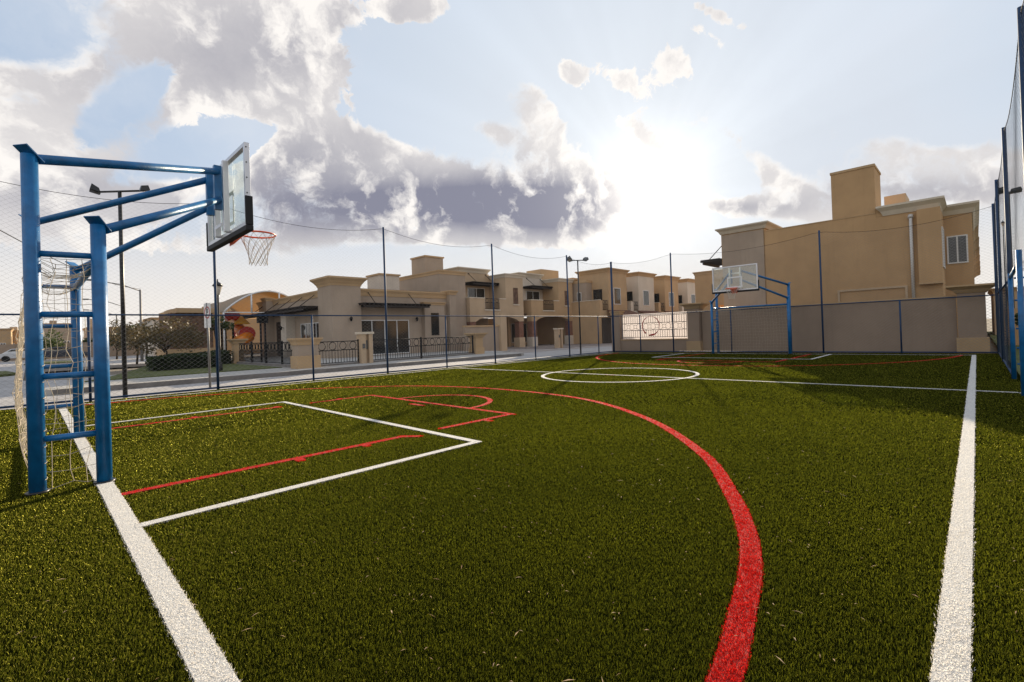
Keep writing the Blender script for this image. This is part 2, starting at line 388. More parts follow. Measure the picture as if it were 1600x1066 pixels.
# ------------------------------------------------------------------ court markings (carpet pile in white and red)
GX, RX, YR, YL = .455, 21.80, .10, 14.0
MX, MYC = (GX + RX) / 2, 7.10
def seg(x0, y0, x1, y1): return [(x0, y0), (x1, y1)]
def arc(cx, cy, r, a0, a1, n=90): return [(cx + r * math.cos(math.radians(a0 + (a1 - a0) * i / n)), cy + r * math.sin(math.radians(a0 + (a1 - a0) * i / n))) for i in range(n + 1)]
def mir(path): return [(2 * MX - x, 2 * MYC - y) for x, y in path]
key = [seg(.50, 5.15, 3.22, 5.15), seg(3.18, 5.17, 3.34, 4.98), seg(3.80, 5.15, 5.12, 5.15), seg(5.12, 5.10, 5.12, 9.42), seg(5.12, 9.40, 3.85, 9.40),
       seg(3.25, 9.40, .50, 9.40), seg(4.87, 7.12, 4.87, 7.50)]
ticks = [seg(1.93, 5.15, 1.93, 5.02), seg(2.68, 5.15, 2.68, 5.05), seg(4.55, 5.15, 4.55, 5.0), seg(1.92, 9.40, 1.92, 9.54), seg(3.22, 9.40, 3.22, 9.52), seg(4.45, 9.40, 4.45, 9.52)]
ftc = arc(5.12, 7.25, 1.1, -90, 90)
box = [(.48, 4.15), (3.56, 4.15), (3.56, 10.08), (.48, 10.08)]
AP = [(.55, .56), (1.1, .60), (1.69, .67), (2.12, .76), (2.53, .86), (2.99, 1.03), (3.61, 1.35), (4.56, 1.96), (5.83, 3.2), (6.86, 4.84), (7.24, 6.45), (7.22, 8.31), (6.77, 9.94), (6.04, 11.05), (5.18, 11.93), (4.1, 12.72), (3.0, 13.22), (1.9, 13.58), (.55, 13.82)]
def spline(P, n=6):
    P = [np.array(p) for p in P]; Q = [2 * P[0] - P[1]] + P + [2 * P[-1] - P[-2]]; out = []
    for a, b, c, d in zip(Q[:-3], Q[1:-2], Q[2:-1], Q[3:]):
        for k in range(n): t = k / n; out.append(tuple(.5 * (2 * b + (c - a) * t + (2 * a - 5 * b + 4 * c - d) * t * t + (3 * b - a - 3 * c + d) * t ** 3)))
    return out + [tuple(P[-1])]
arc3 = spline(AP)
LINES = [('touchline', [[(-1.5, YR), (RX + .05, YR)]], .105, 'w', 'thick white touchline running away along the right fence'),
         ('touchline', [[(GX, YL), (RX, YL)]], .09, 'w', 'thin white touchline along the left fence'),
         ('goal_line', [[(GX, -3.0), (GX, YL)]], .12, 'w', 'thick white goal line under the near blue goal frame'),
         ('goal_line', [[(RX, YR), (RX, YL)]], .09, 'w', 'white goal line in front of the far boundary wall'),
         ('halfway_line', [[(MX, -.45), (MX, YL)]], .085, 'w', 'white halfway line crossing the court'),
         ('centre_circle', [arc(MX + .25, 7.2, 2.08, 0, 360, 120)], .10, 'w', 'white centre circle of the court'),
         ('penalty_box_line', [box], .095, 'w', 'white penalty box outline in front of the near goal'),
         ('penalty_box_line', [mir(box)], .10, 'w', 'white penalty box outline in front of the far goal'),
         ('three_point_line', [arc3], .11, 'r', 'big red three point arc sweeping through the foreground'),
         ('three_point_line', [mir(arc3)], .11, 'r', 'red three point arc at the far end of the court'),
         ('key_line', key + ticks + [ftc], .095, 'r', 'red basketball key with half circle near the left hoop'),
         ('key_line', [mir(q) for q in key + ticks + [ftc]], .10, 'r', 'red basketball key by the far hoop'),
         ('centre_spot', [seg(MX, 7.12, MX, 7.42)], .14, 'r', 'small red spot in the centre circle')]
segs = []
for li, (nm, paths, w, c, lab) in enumerate(LINES):
    for pth in paths:
        for a, b_ in zip(pth[:-1], pth[1:]): segs.append((a[0], a[1], b_[0], b_[1], w / 2, li))
SG = np.array(segs)
def line_of(P):
    """index of the marking each point lies on, -1 for none; the later marking wins, white over red"""
    res = np.full(len(P), -1); 
    order = sorted(range(len(SG)), key=lambda i: LINES[int(SG[i, 5])][3] == 'w')
    for i in order:
        x0, y0, x1, y1, h, li = SG[i]
        m_ = (P[:, 0] > min(x0, x1) - h) & (P[:, 0] < max(x0, x1) + h) & (P[:, 1] > min(y0, y1) - h) & (P[:, 1] < max(y0, y1) + h)
        idx = np.nonzero(m_)[0]
        if not len(idx): continue
        q = P[idx]; d = np.array([x1 - x0, y1 - y0]); L = np.hypot(*d) + 1e-9
        t = np.clip(((q - [x0, y0]) @ d) / L ** 2, 0, 1); dist = np.hypot(*(q - [x0, y0] - t[:, None] * d).T)
        res[idx[dist < h]] = li
    return res
# pile blades: dense near the place the photo was taken, coarser further off
pts = []; 
def ring_pts(r0, r1, dens):
    n = int(math.pi * (r1 ** 2 - r0 ** 2) * dens * 122 / 360)
    r = np.sqrt(rs.uniform(r0 ** 2, r1 ** 2, n)); a = math.radians(45) + rs.uniform(-math.radians(61), math.radians(61), n)
    P = np.c_[r * np.cos(a), r * np.sin(a)]
    return P[(P[:, 1] < 14.55) & (P[:, 1] > -.55) & (P[:, 0] < 22.9) & (P[:, 0] > -4)]
BAND = [(1.2, 2.0, 33000, .0018, .015), (2.0, 2.8, 25000, .0022, .015), (2.8, 3.8, 19000, .0029, .014), (3.8, 5, 13000, .0038, .014), (5, 6.3, 8600, .0050, .013), (6.3, 8, 6000, .0062, .013), (8, 13, 2500, .010, .013), (13, 27, 1000, .018, .013)]
G = []
for r0, r1, dn, bw, bh in BAND:
    P = ring_pts(r0, r1, dn); n = len(P)
    G.append(np.c_[P, np.full(n, bw), np.full(n, bh)])
G = np.vstack(G)
keep = line_of(G[:, :2] + rs.normal(0, .004, (len(G), 2)))
def blades(A, lean=.7):
    n = len(A); a = rs.uniform(0, 2 * math.pi, n); w = A[:, 2] * rs.uniform(.7, 1.3, n); h = A[:, 3] * rs.uniform(.6, 1.15, n)
    l = rs.uniform(.1, lean, n) * h; b2 = a + rs.uniform(.8, 2.3, n)
    z0 = np.full(n, .0)
    p0 = np.c_[A[:, 0] - np.cos(a) * w / 2, A[:, 1] - np.sin(a) * w / 2, z0]; p1 = np.c_[A[:, 0] + np.cos(a) * w / 2, A[:, 1] + np.sin(a) * w / 2, z0]
    mx = A[:, 0] + np.cos(b2) * l * .45; my = A[:, 1] + np.sin(b2) * l * .45
    p2 = np.c_[mx + np.cos(a) * w * .45, my + np.sin(a) * w * .45, h * .72]; p3 = np.c_[A[:, 0] + np.cos(b2) * l, A[:, 1] + np.sin(b2) * l, h]
    p4 = np.c_[mx - np.cos(a) * w * .45, my - np.sin(a) * w * .45, h * .72]
    return np.stack([p0, p1, p2, p3, p4], 1).reshape(-1, 3)
gr = fastmesh('grass_pile', blades(G[keep < 0]), 5, 'turfblade'); tag(gr, 'short artificial grass pile of the court', 'grass', kind='stuff')
def strip(path, h, z, mb, closed=False):
    for i in range(len(path) - 1):
        (x0, y0), (x1, y1) = path[i], path[i + 1]
        def nrm(j):
            a = path[max(j - 1, 0)]; b_ = path[min(j + 1, len(path) - 1)]
            d = np.array(b_) - a; d = d / np.linalg.norm(d); return np.array([-d[1], d[0]])
        sharp = len(path) < 8
        if sharp:
            d = np.array([x1 - x0, y1 - y0]); d /= np.linalg.norm(d); n0 = n1 = np.array([-d[1], d[0]])
            e0 = d * h * .98 if i > 0 else 0 * d; e1 = d * -h * .98 if i < len(path) - 2 else 0 * d
            A0, A1 = np.array([x0, y0]) - e0, np.array([x1, y1]) + e1
        else: n0, n1 = nrm(i), nrm(i + 1); A0, A1 = np.array([x0, y0]), np.array([x1, y1])
        mb.add([(*(A0 - n0 * h), z), (*(A1 - n1 * h), z), (*(A1 + n1 * h), z), (*(A0 + n0 * h), z)], [(0, 1, 2, 3)])
mw = mat('white_pile_base', (.80, .78, .74), .95, nscale=120, namt=.45, bump=.8, bscale=150)
mr = mat('red_pile_base', (.55, .018, .012), .95, nscale=120, namt=.5, bump=.8, bscale=150)
for li, (nm, paths, w, c, lab) in enumerate(LINES):
    mb = MB(); 
    for k, pth in enumerate(paths): strip(pth, w / 2 * .93, (.011 if c == 'w' else .008) + .0002 * (li % 7) + .00003 * k, mb)
    o = mb.build(nm, mw if c == 'w' else mr); tag(o, lab, kind='structure')
    A = G[keep == li]
    if len(A):
        # more pile on the markings so that they stay solid
        ex = []
        for t in range(2):
            B = A.copy(); B[:, :2] += rs.normal(0, .012, (len(A), 2)); ex.append(B[line_of(B[:, :2]) == li])
        A = np.vstack([A] + ex)
        if len(A):
            bo = fastmesh('line_pile', blades(A), 5, 'whiteblade' if c == 'w' else 'redblade'); bo.parent = o
# debris
n = 1100; r = 1.3 + 8.5 * rs.uniform(0, 1, n) ** 1.3; a = rs.uniform(-.5, 2.0, n)
P = np.c_[r * np.cos(a), r * np.sin(a)]; P = P[(P[:, 1] > -.4) & (P[:, 1] < 14)]; n = len(P)
L = rs.uniform(.003, .013, n) * rs.choice([1, 1, 2.2], n); wd = rs.uniform(.001, .003, n); th = rs.uniform(0, 6.28, n)
dx, dy = np.cos(th) * L, np.sin(th) * L; ex_, ey_ = -np.sin(th) * wd, np.cos(th) * wd
z = rs.uniform(.024, .030, n)
V = np.stack([np.c_[P[:, 0] - dx, P[:, 1] - dy, z], np.c_[P[:, 0] + ex_, P[:, 1] + ey_, z + .004], np.c_[P[:, 0] + dx, P[:, 1] + dy, z + .002], np.c_[P[:, 0] - ex_, P[:, 1] - ey_, z + .004]], 1).reshape(-1, 3)
tag(fastmesh('leaf_litter', V, 4, 'debris'), 'dry straw and leaf bits scattered over the green turf', 'litter', kind='stuff')

# ------------------------------------------------------------------ blue goal frames with basketball hoops
def netgrid(mb, S, nu, nv, r=.0024, jit=.01, skipv=()):
    """rope net on a surface S(u, v)"""
    P = np.array([[S(i / nu, j / nv) for j in range(nv + 1)] for i in range(nu + 1)], float)
    J = rs.normal(0, jit, P.shape); J[0] *= .15; J[-1] *= .15; J[:, 0] *= .15; P = P + J
    for i in range(nu + 1): mb.tube(list(P[i]), r, 4, False)
    for j in range(nv + 1): mb.tube(list(P[:, j]), r, 4, False)
    for i in range(nu + 1):
        for j in range(nv + 1):
            p_ = P[i, j]; q = r * 1.9
            mb.add([p_ + (q, 0, 0), p_ - (q, 0, 0), p_ + (0, q, 0), p_ - (0, q, 0), p_ + (0, 0, q), p_ - (0, 0, q)],
                   [(0, 2, 4), (2, 1, 4), (1, 3, 4), (3, 0, 4), (2, 0, 5), (1, 2, 5), (3, 1, 5), (0, 3, 5)])
HW, HWB = 1.57, 1.50
def make_goal_hoop(label, group):
    """local axes: +x out over the court, origin on the goal line between the posts"""
    t = thing('basketball_goal_frame', label, 'basketball hoop', (0, 0, 0), group)
    for s in (-1, 1):
        for x, h in ((0, 2.38), (-.43, 2.94)):
            hw = HW if x == 0 else HWB
            po = MB().tube([(x, s * hw, 0), (x, s * hw, h - .02)], .056, 20).build('post', 'blue', t)
            ad = np.array([1.31 - x, s * .19 - s * hw, 0]); ad /= np.linalg.norm(ad); pe = np.array([-ad[1], ad[0], 0]) * .068
            sl_ = (ad - np.array([0, 0, .80])) / 1.28 * .088; nn_ = np.cross(sl_, pe); nn_ *= .005 / np.linalg.norm(nn_); cc_ = np.array([x, s * hw, h - .01])
            MB().add([cc_ + a_ * sl_ + b_ * pe + c_ * nn_ for c_ in (-1, 1) for a_, b_ in ((-1, -1), (1, -1), (1, 1), (-1, 1))],
                     [(0,3,2,1),(4,5,6,7),(0,1,5,4),(1,2,6,5),(2,3,7,6),(3,0,4,7)]).build('cap_plate', 'blue', po)
            MB().tube([(x, s * hw, 0), (x, s * hw, .022)], .080, 8).build('base_plate', 'lampblack', po)
        for z in (.46, 1.0, 1.54, 2.07):
            MB().tube([(-.38, s * (HWB + .01), z), (-.05, s * (HW - .01), z)], .027, 10).build('rung', 'blue', t)
        yb = s * .19
        # arms: from the post tops to the bracket behind the backboard
        for (x, h), ze, rr, y2 in (((-.43, 2.90), 3.50, .043, yb + s * .02), ((0, 2.33), 3.12, .043, yb + s * .03)):
            MB().tube([(x + .05, s * (HW if x == 0 else HWB) - s * .02, h), (1.31, y2, ze)], rr, 16).build('arm', 'blue', t)
        MB().box(1.27, 1.355, yb - .035, yb + .035, 3.00, 3.58).build('bracket_plate', 'blue', t)
    MB().tube([(0, -HW + .05, 2.06), (0, HW - .05, 2.06)], .038, 16).build('crossbar', 'blue', t)
    MB().tube([(-.43, -HWB + .05, 2.06), (-.43, HWB - .05, 2.06)], .02, 10).build('back_rail', 'blue', t)
    MB().tube([(-.43, -HWB + .05, .05), (-.43, HWB - .05, .05)], .014, 10).build('ground_bar', 'lampblack', t)
    bx, bz0, bz1, bh = 1.465, 2.64, 3.72, .90
    gm = bpy.data.materials.get('backboard_glass')
    if gm is None:
        gm = bpy.data.materials.new('backboard_glass'); gm.use_nodes = True; T = NT(gm.node_tree); nt = gm.node_tree
        gl = T.node('ShaderNodeBsdfGlossy'); gl.inputs['Roughness'].default_value = .05
        tr = T.node('ShaderNodeBsdfTransparent'); tr.inputs[0].default_value = (.90, .94, .93, 1)
        df = T.node('ShaderNodeBsdfDiffuse'); df.inputs[0].default_value = (.7, .68, .62, 1)
        tcg = T.node('ShaderNodeTexCoord').outputs['Object']
        dirt = T.m('MULTIPLY', T.rng(T.noise(tcg, 3, 6, .65), .45, .8), .22)
        m1 = T.node('ShaderNodeMixShader'); T.l.new(T.m('ADD', dirt, .05), m1.inputs[0]); T.l.new(tr.outputs[0], m1.inputs[1]); T.l.new(df.outputs[0], m1.inputs[2])
        m2 = T.node('ShaderNodeMixShader'); m2.inputs[0].default_value = .10; T.l.new(m1.outputs[0], m2.inputs[1]); T.l.new(gl.outputs[0], m2.inputs[2])
        T.l.new(m2.outputs[0], nt.nodes['Material Output'].inputs[0])
    gz0 = bz0 + .05
    bd = MB().box(bx - .005, bx + .005, -bh + .045, bh - .045, gz0 + .045, bz1 - .045).build('backboard', gm, t)
    fr = MB().box(bx - .03, bx + .03, -bh, -bh + .05, gz0, bz1).box(bx - .03, bx + .03, bh - .05, bh, gz0, bz1)
    fr.box(bx - .029, bx + .029, -bh + .051, bh - .051, gz0, gz0 + .05).box(bx - .029, bx + .029, -bh + .051, bh - .051, bz1 - .05, bz1)
    fr.build('frame', 'alu', bd, .004)
    for s in (-1, 1):
        for k in range(4): MB().tube([(bx - .01, s * (bh + .001), gz0 + .40 + k * .19), (bx - .01, s * (bh + .006), gz0 + .40 + k * .19)], .009, 8).build('bolt', 'lampgrey', bd)
    pd = MB().box(bx - .042, bx + .045, -bh - .03, bh + .03, bz0 - .02, gz0 - .002)
    for s in (-1, 1): pd.box(bx - .042, bx + .045, s * (bh + .002), s * (bh + .03), gz0, gz0 + .36)
    pd.build('padding', 'pad', bd, .008)
    sq = MB(); a, b_, w_ = .295, .45, .05; zb = gz0 + .13
    sq.box(bx + .0055, bx + .0075, -a, a, zb, zb + w_).box(bx + .0055, bx + .0075, -a, a, zb + b_ - w_, zb + b_)
    for s in (-1, 1): sq.box(bx + .0055, bx + .0075, s * a, s * (a - w_), zb + w_, zb + b_ - w_)
    sq.build('target_square', 'whitetape', bd)
    for s in (-1, 1):
        MB().box(bx - .10, bx - .032, s * .21 - .03, s * .21 + .03, gz0 + .02, bz1 - .06).build('channel', 'alu', t, .004)
    for zz_ in (2.80, 3.40): MB().box(bx - .11, bx - .101, -.16, .16, zz_, zz_ + .045).build('brace_strap', 'alu', t)
    rz, rr = 2.77, .228; rc = bx + .15 + rr
    rm = MB().tube([(rc + rr * math.cos(q), rr * math.sin(q), rz) for q in np.linspace(0, 2 * math.pi, 41)], .0125, 8, False)
    rm.build('rim', 'rim', t); ro = [x for x in COL.objects if x.parent == t and x.name.startswith('rim')][-1]
    br = MB().add([(bx + .046, -.10, rz + .01), (rc - rr + .06, -.13, rz + .006), (rc - rr + .06, .13, rz + .006), (bx + .046, .10, rz + .01),
                   (bx + .046, -.10, rz - .19), (rc - rr + .06, -.13, rz - .012), (rc - rr + .06, .13, rz - .012), (bx + .046, .10, rz - .19)],
                  [(3,2,1,0),(4,5,6,7),(0,1,5,4),(1,2,6,5),(2,3,7,6),(3,0,4,7)])
    br.build('rim_bracket', 'rim', ro)
    nb = MB(); N = 12; lv = 6
    rad = [rr, rr * .88, rr * .74, rr * .62, rr * .54, rr * .50, rr * .52]; zz = [0, -.075, -.15, -.225, -.30, -.365, -.42]
    def npt(k, j): q = 2 * math.pi * k / (2 * N); return np.array([rc + rad[j] * math.cos(q), rad[j] * math.sin(q), rz - .012 + zz[j]])
    for k in range(0, 2 * N, 2):
        for s in (-1, 1):
            pts_ = []; kk = k
            for j in range(lv + 1): pts_.append(npt(kk + (s if j % 1 == 0 and j > 0 else 0) * j * 1.0, j))
            nb.tube(pts_, .0034, 5, False)
    nb.build('net', 'ropenet', ro)
    # goal net
    gn = MB()
    for s in (-1, 1):
        netgrid(gn, lambda u, v, s=s: (-.43 + .43 * u, s * (HWB + (HW - HWB) * u - .06 + .05 * math.sin(math.pi * u) * math.sin(math.pi * v)), 2.04 - 2.0 * v), 4, 15, jit=.016)
    netgrid(gn, lambda u, v: (-.44 - (.15 * math.sin(math.pi * min(1, v * 1.02)) ** .8 * (.35 + .65 * v)), (HWB - .06) * (2 * u - 1), 2.03 - 2.0 * v), 24, 15, jit=.014)
    netgrid(gn, lambda u, v: (-.43 * v, (HW - .06) * (2 * u - 1), 2.04 - .07 * math.sin(math.pi * v) * (1 + .5 * math.sin(9 * u))), 24, 3, jit=.012)
    rp = gn   # lacing of the net round the posts
    for s in (-1, 1):
        for k in range(14): z = .12 + k * .14; rp.tube([(-.43 + .062 * math.cos(q), s * HWB + .062 * math.sin(q), z + .012 * math.sin(q)) for q in np.linspace(-.75, .7, 5)], .0026, 4, False)
    gn.build('goal_net', 'rope', t)
    return t
nearg = make_goal_hoop('large blue goal frame with glass backboard and orange hoop at the near left', 'goal frames with hoops')
farg = copy_tree(nearg)
nearg.location = (.46, 7.33, 0)
farg.location = (21.80, 7.12, 0); farg.rotation_euler = (0, 0, math.pi)
farg['label'] = 'small far blue goal frame with glass backboard before the boundary wall'

# side goal on the halfway line, right edge
sg = thing('side_goal', 'blue steel goal frame cut off by the right edge of the photo', 'goal', (12.2, -.5, 0))
for x in (10.79, 13.6):
    for y, h in ((-.5, 2.28 if x < 11 else 2.1), (-1.25, 2.28)):
        MB().tube([(x, y, 0), (x, y, h)], .036, 16).build('post', 'blue', sg)
    for z in (.30, .62, 1.0, 1.56, 2.0): MB().tube([(x, -1.2, z), (x, -.55, z)], .018, 10).build('rung', 'blue', sg)
MB().tube([(10.79, -.5, 2.08), (13.6, -.5, 2.02)], .03, 14).build('crossbar', 'blue', sg)
MB().tube([(10.79, -1.25, 2.2), (13.6, -1.25, 2.2)], .02, 10).build('back_rail', 'blue', sg)
gn = MB(); netgrid(gn, lambda u, v: (10.85 + 2.7 * u, -.52 - .7 * v, 2.10 + .1 * v), 20, 5); netgrid(gn, lambda u, v: (10.85 + 2.7 * u, -1.27, 2.2 - 2.1 * v), 20, 15)
gn.build('goal_net', 'rope', sg)

# ------------------------------------------------------------------ chain link fences
def clip_seg(a, b, x0, x1, z0, z1):
    t0, t1 = 0., 1.; d = (b[0] - a[0], b[1] - a[1])
    for p_, q in ((-d[0], a[0] - x0), (d[0], x1 - a[0]), (-d[1], a[1] - z0), (d[1], z1 - a[1])):
        if abs(p_) < 1e-12:
            if q < 0: return None
        else:
            r_ = q / p_
            if p_ < 0: t0 = max(t0, r_)
            else: t1 = min(t1, r_)
    if t0 >= t1: return None
    return (a[0] + t0 * d[0], a[1] + t0 * d[1]), (a[0] + t1 * d[0], a[1] + t1 * d[1])
def diamond(mb, fn, s0, s1, z0, z1, dw, dh, r, sag=None):
    """crossing wires of a diamond net between s0..s1 and z0..z1; fn maps (s, z) to 3D"""
    k = dw / dh; H = z1 - z0; n = int(((s1 - s0) + H * k) / dw) + 2
    for sg_ in (1, -1):
        for i in range(n):
            if sg_ > 0: a = (s0 - H * k + i * dw, z0); b = (a[0] + H * k, z1)
            else: a = (s0 + i * dw, z0); b = (a[0] - H * k, z1)
            c = clip_seg(a, b, s0, s1, z0, z1)
            if not c: continue
            (sa, za), (sb, zb) = c
            m = max(1, int(math.hypot(sb - sa, zb - za) / 1.2)); P = []
            for q in range(m + 1):
                s_, z_ = sa + (sb - sa) * q / m, za + (zb - za) * q / m
                off = 0.004 * sg_ + .012 * math.sin(s_ * 1.7 + z_)
                zz_ = z_
                if sag: zz_ = z0 + (z_ - z0) * (sag(s_) - z0) / H
                P.append(fn(s_, zz_, off))
            mb.tube(P, r, 3, False, False)
def make_fence(name, label, fn, s_posts_tall, s_posts_short, s0, s1, base, breaks, HL=1.99, HT=5.0, lowspan=None, wr=.0016, wm='wire'):
    t = thing(name, label, 'fence', base)
    for s_ in s_posts_tall: MB().tube([fn(s_, 0, 0), fn(s_, HT + .05, 0)], .034, 12).build('post', 'bluepost', t)
    for s_ in s_posts_short: MB().tube([fn(s_, 0, 0), fn(s_, HL + .02, 0)], .028, 10).build('post', 'bluepost', t)
    ls0, ls1 = lowspan or (s0, s1)
    MB().tube([fn(ls0, HL, 0), fn(ls1, HL, 0)], .019, 8).build('rail', 'bluepost', t)
    MB().tube([fn(ls0, .05, 0), fn(ls1, .05, 0)], .024, 8).build('rail', 'bluepost', t)
    tl = sorted(s_posts_tall)
    def sag(s_):
        for a, b in zip(tl[:-1], tl[1:]):
            if a <= s_ <= b: q = (s_ - a) / (b - a); return HT - .30 * 4 * q * (1 - q) * min(1, (b - a) / 5)
        return HT
    n = int((s1 - s0) / .4)
    MB().tube([fn(s0 + (s1 - s0) * i / n, sag(s0 + (s1 - s0) * i / n), 0) for i in range(n + 1)], .006, 5, False).build('top_cable', 'iron', t)
    for a, b in zip(breaks[:-1], breaks[1:]):
        up_ = MB(); diamond(up_, fn, a, b, HL, HT, .14, .105, wr * .62, sag); up_.build('net_panel', wm, t)
        lo0, lo1 = max(a, ls0), min(b, ls1)
        if lo1 > lo0 + .1:
            lo = MB(); diamond(lo, fn, lo0, lo1, .05, HL, .14, .105, wr * 1.0); lo.build('wire_panel', wm, t)
    return t
PX0, PS = 3.503, 2.545
make_fence('chain_link_fence', 'blue post chain link fence along the street side with houses behind', lambda s_, z_, o_: (s_, 14.60 + o_, z_),
           [PX0 + PS * k for k in (-2, 0, 2, 4, 6)] + [22.74], [PX0 + PS * k for k in (-1, 1, 3, 5, 7)], -4, 22.74, (9, 14.6, 0),
           [-4] + [PX0 + PS * k for k in (-2, 0, 2, 4, 6)] + [22.74])
make_fence('chain_link_fence', 'blue post chain link fence in front of the far boundary wall', lambda s_, z_, o_: (22.74 + o_, s_, z_),
           [-.52, 4.55, 11.05, 14.55], [2.05, 8.2, 12.9], -.52, 14.55, (22.74, 7, 0), [-.52, 4.55, 11.05, 14.55], wr=.0030)
make_fence('chain_link_fence', 'tall chain link fence with high net along the right edge', lambda s_, z_, o_: (s_, -.5 + o_, z_),
           [8.59, 13.75, 18.77, 22.6, 3.5], [], 2, 22.6, (16, -.5, 0), [2, 8.59, 13.75, 18.77, 22.6], lowspan=(13.75, 22.6), wr=.0016, wm='wiredark')

# ------------------------------------------------------------------ far boundary wall, pillars, grille
WX = 23.2
w_ = thing('boundary_wall', 'taupe rendered boundary wall behind the far goal', 'wall', (WX, 5, 0))
MB().box(WX, WX + .2, .52, 9.75, -.1, 2.0).build('wall', 'wallgrey', w_)
MB().box(WX - .03, WX + .23, .52, 9.75, 2.0, 2.07).build('coping', 'trim', w_)
w_ = thing('boundary_wall', 'low taupe wall under the white ornamental grille', 'wall', (WX, 12.5, 0))
MB().box(WX, WX + .2, 10.45, 14.40, -.1, .63).build('wall', 'wallgrey', w_)
MB().box(WX - .03, WX + .23, 10.45, 14.40, .63, .68).build('coping', 'trim', w_)
w_ = thing('gate_post', 'plain taupe wall pier at the left end of the grille', 'pillar', (WX, 14.65, 0))
MB().box(WX - .05, WX + .3, 14.40, 14.95, -.1, 2.1).build('shaft', 'wallgrey', w_)
MB().cornice(WX - .05, WX + .3, 14.40, 14.95, 2.1, 2.3, .08).build('cap', 'trim', w_)
def pillar(name, label, cx, cy, hx, hy, h, m, base=None, capo=.2, capm='trim', bh=.55, basem='trim', z0=-.1):
    t = thing(name, label, 'pillar', (cx, cy, 0))
    MB().box(cx - hx, cx + hx, cy - hy, cy + hy, z0, h).build('shaft', m, t)
    MB().cornice(cx - hx, cx + hx, cy - hy, cy + hy, h, h + .28, capo).build('cap', capm, t)
    MB().box(cx - hx - .06, cx + hx + .06, cy - hy - .06, cy + hy + .06, z0, bh).build('base', basem, t, .01)
    return t
pillar('wall_pillar', 'wide cornice topped pillar between grille and far goal', WX + .05, 10.10, .28, .30, 2.15, 'wallgrey', capo=.26)
pillar('wall_pillar', 'wide cornice topped pillar at the right end of the far wall', WX + .05, .12, .30, .36, 2.12, 'wallgrey', capo=.30)
gp = thing('ornamental_grille', 'white panel with dark ironwork pattern and red painted ring', 'grille', (WX, 12.4, 0))
pm = bpy.data.materials.new('translucent_white_sheet'); pm.use_nodes = True; T = NT(pm.node_tree)
tr = T.node('ShaderNodeBsdfTranslucent'); tr.inputs[0].default_value = (.60, .585, .60, 1); T.l.new(tr.outputs[0], pm.node_tree.nodes['Material Output'].inputs[0])
y0, y1, z0, z1 = 10.47, 14.38, .69, 2.06
MB().box(WX + .12, WX + .128, y0, y1, z0, z1).build('panel', pm, gp)
ir = MB(); xi = WX + .07
def rod(ya, za, yb, zb, r=.014): ir.tube([(xi, ya, za), (xi, yb, zb)], r, 4, False)
for zz in (z0 + .10, z0 + .48, z0 + .86, z1 - .12): rod(y0 + .1, zz, y1 - .1, zz)
for yy in (y0 + .1, y0 + .22, y1 - .22, y1 - .1): rod(yy, z0 + .05, yy, z1 - .05)
n = 26
for i in range(1, n):
    yy = y0 + .22 + (y1 - y0 - .44) * i / n; rod(yy, z0 + .10, yy, z0 + .48, .011); rod(yy, z0 + .86, yy, z1 - .12, .011)
for i in range(8):
    a = y0 + .25 + i * (y1 - y0 - .5) / 8; b_ = a + (y1 - y0 - .5) / 8; c1, c2 = z0 + .48, z0 + .86; my, mz = (a + b_) / 2, (c1 + c2) / 2; q = .09
    for sy in (-1, 1):
        for sz in (-1, 1): rod((a if sy < 0 else b_), (c1 if sz < 0 else c2), my + sy * q, mz + sz * q, .009)
        rod(my + sy * q, mz - q, my + sy * q, mz + q, .009); rod(my - q, mz + sy * q, my + q, mz + sy * q, .009)
ir.build('ironwork', 'iron', gp)
rg = MB(); cyr, czr, rr = 12.55, 1.40, .50
N = 40
for i in range(N):
    q0 = math.radians(-55 + 330 * i / N); q1 = math.radians(-55 + 330 * (i + 1) / N)
    def wd(q): return .016 + .03 * max(0, math.sin(q - 3.6)) + .008 * math.sin(3 * q)
    rg.add([(xi - .02, cyr + (rr + wd(q0)) * math.cos(q0), czr + (rr + wd(q0)) * math.sin(q0)), (xi - .02, cyr + (rr + wd(q1)) * math.cos(q1), czr + (rr + wd(q1)) * math.sin(q1)),
            (xi - .02, cyr + (rr - wd(q1)) * math.cos(q1), czr + (rr - wd(q1)) * math.sin(q1)), (xi - .02, cyr + (rr - wd(q0)) * math.cos(q0), czr + (rr - wd(q0)) * math.sin(q0))], [(0, 1, 2, 3)])
rg.tube([(xi - .025, cyr - .33, czr - .34), (xi - .025, cyr - .18, czr - .50), (xi - .025, cyr + .12, czr - .52)], [.012, .03, .045], 6)
rg.build('red_ring', 'signred', gp)

# ------------------------------------------------------------------ windows, doors and awnings
def window(parent, plane, c, a0, a1, z0, z1, d=-1, panes=2, fm='white', name='window', mull=True):
    """window on plane 'x' or 'y' = c, facing direction d along that axis"""
    e = .05; o = d * .02
    def bx(mb, a, b, zz0, zz1, off0, off1):
        if plane == 'y': mb.box(a, b, c + off0, c + off1, zz0, zz1)
        else: mb.box(c + off0, c + off1, a, b, zz0, zz1)
    fr = MB(); bx(fr, a0, a1, z1 - e, z1, 0, d * .04); bx(fr, a0, a1, z0, z0 + e, 0, d * .04)
    for i in range(panes + 1):
        x = a0 + (a1 - a0 - e) * i / panes; bx(fr, x, x + e, z0 + e, z1 - e, 0, d * .04)
    w = fr.build(name, fm, parent)
    g = MB(); bx(g, a0 + .01, a1 - .01, z0 + .01, z1 - .01, 0, d * .015); g.build('pane', 'glass', w)
    return w
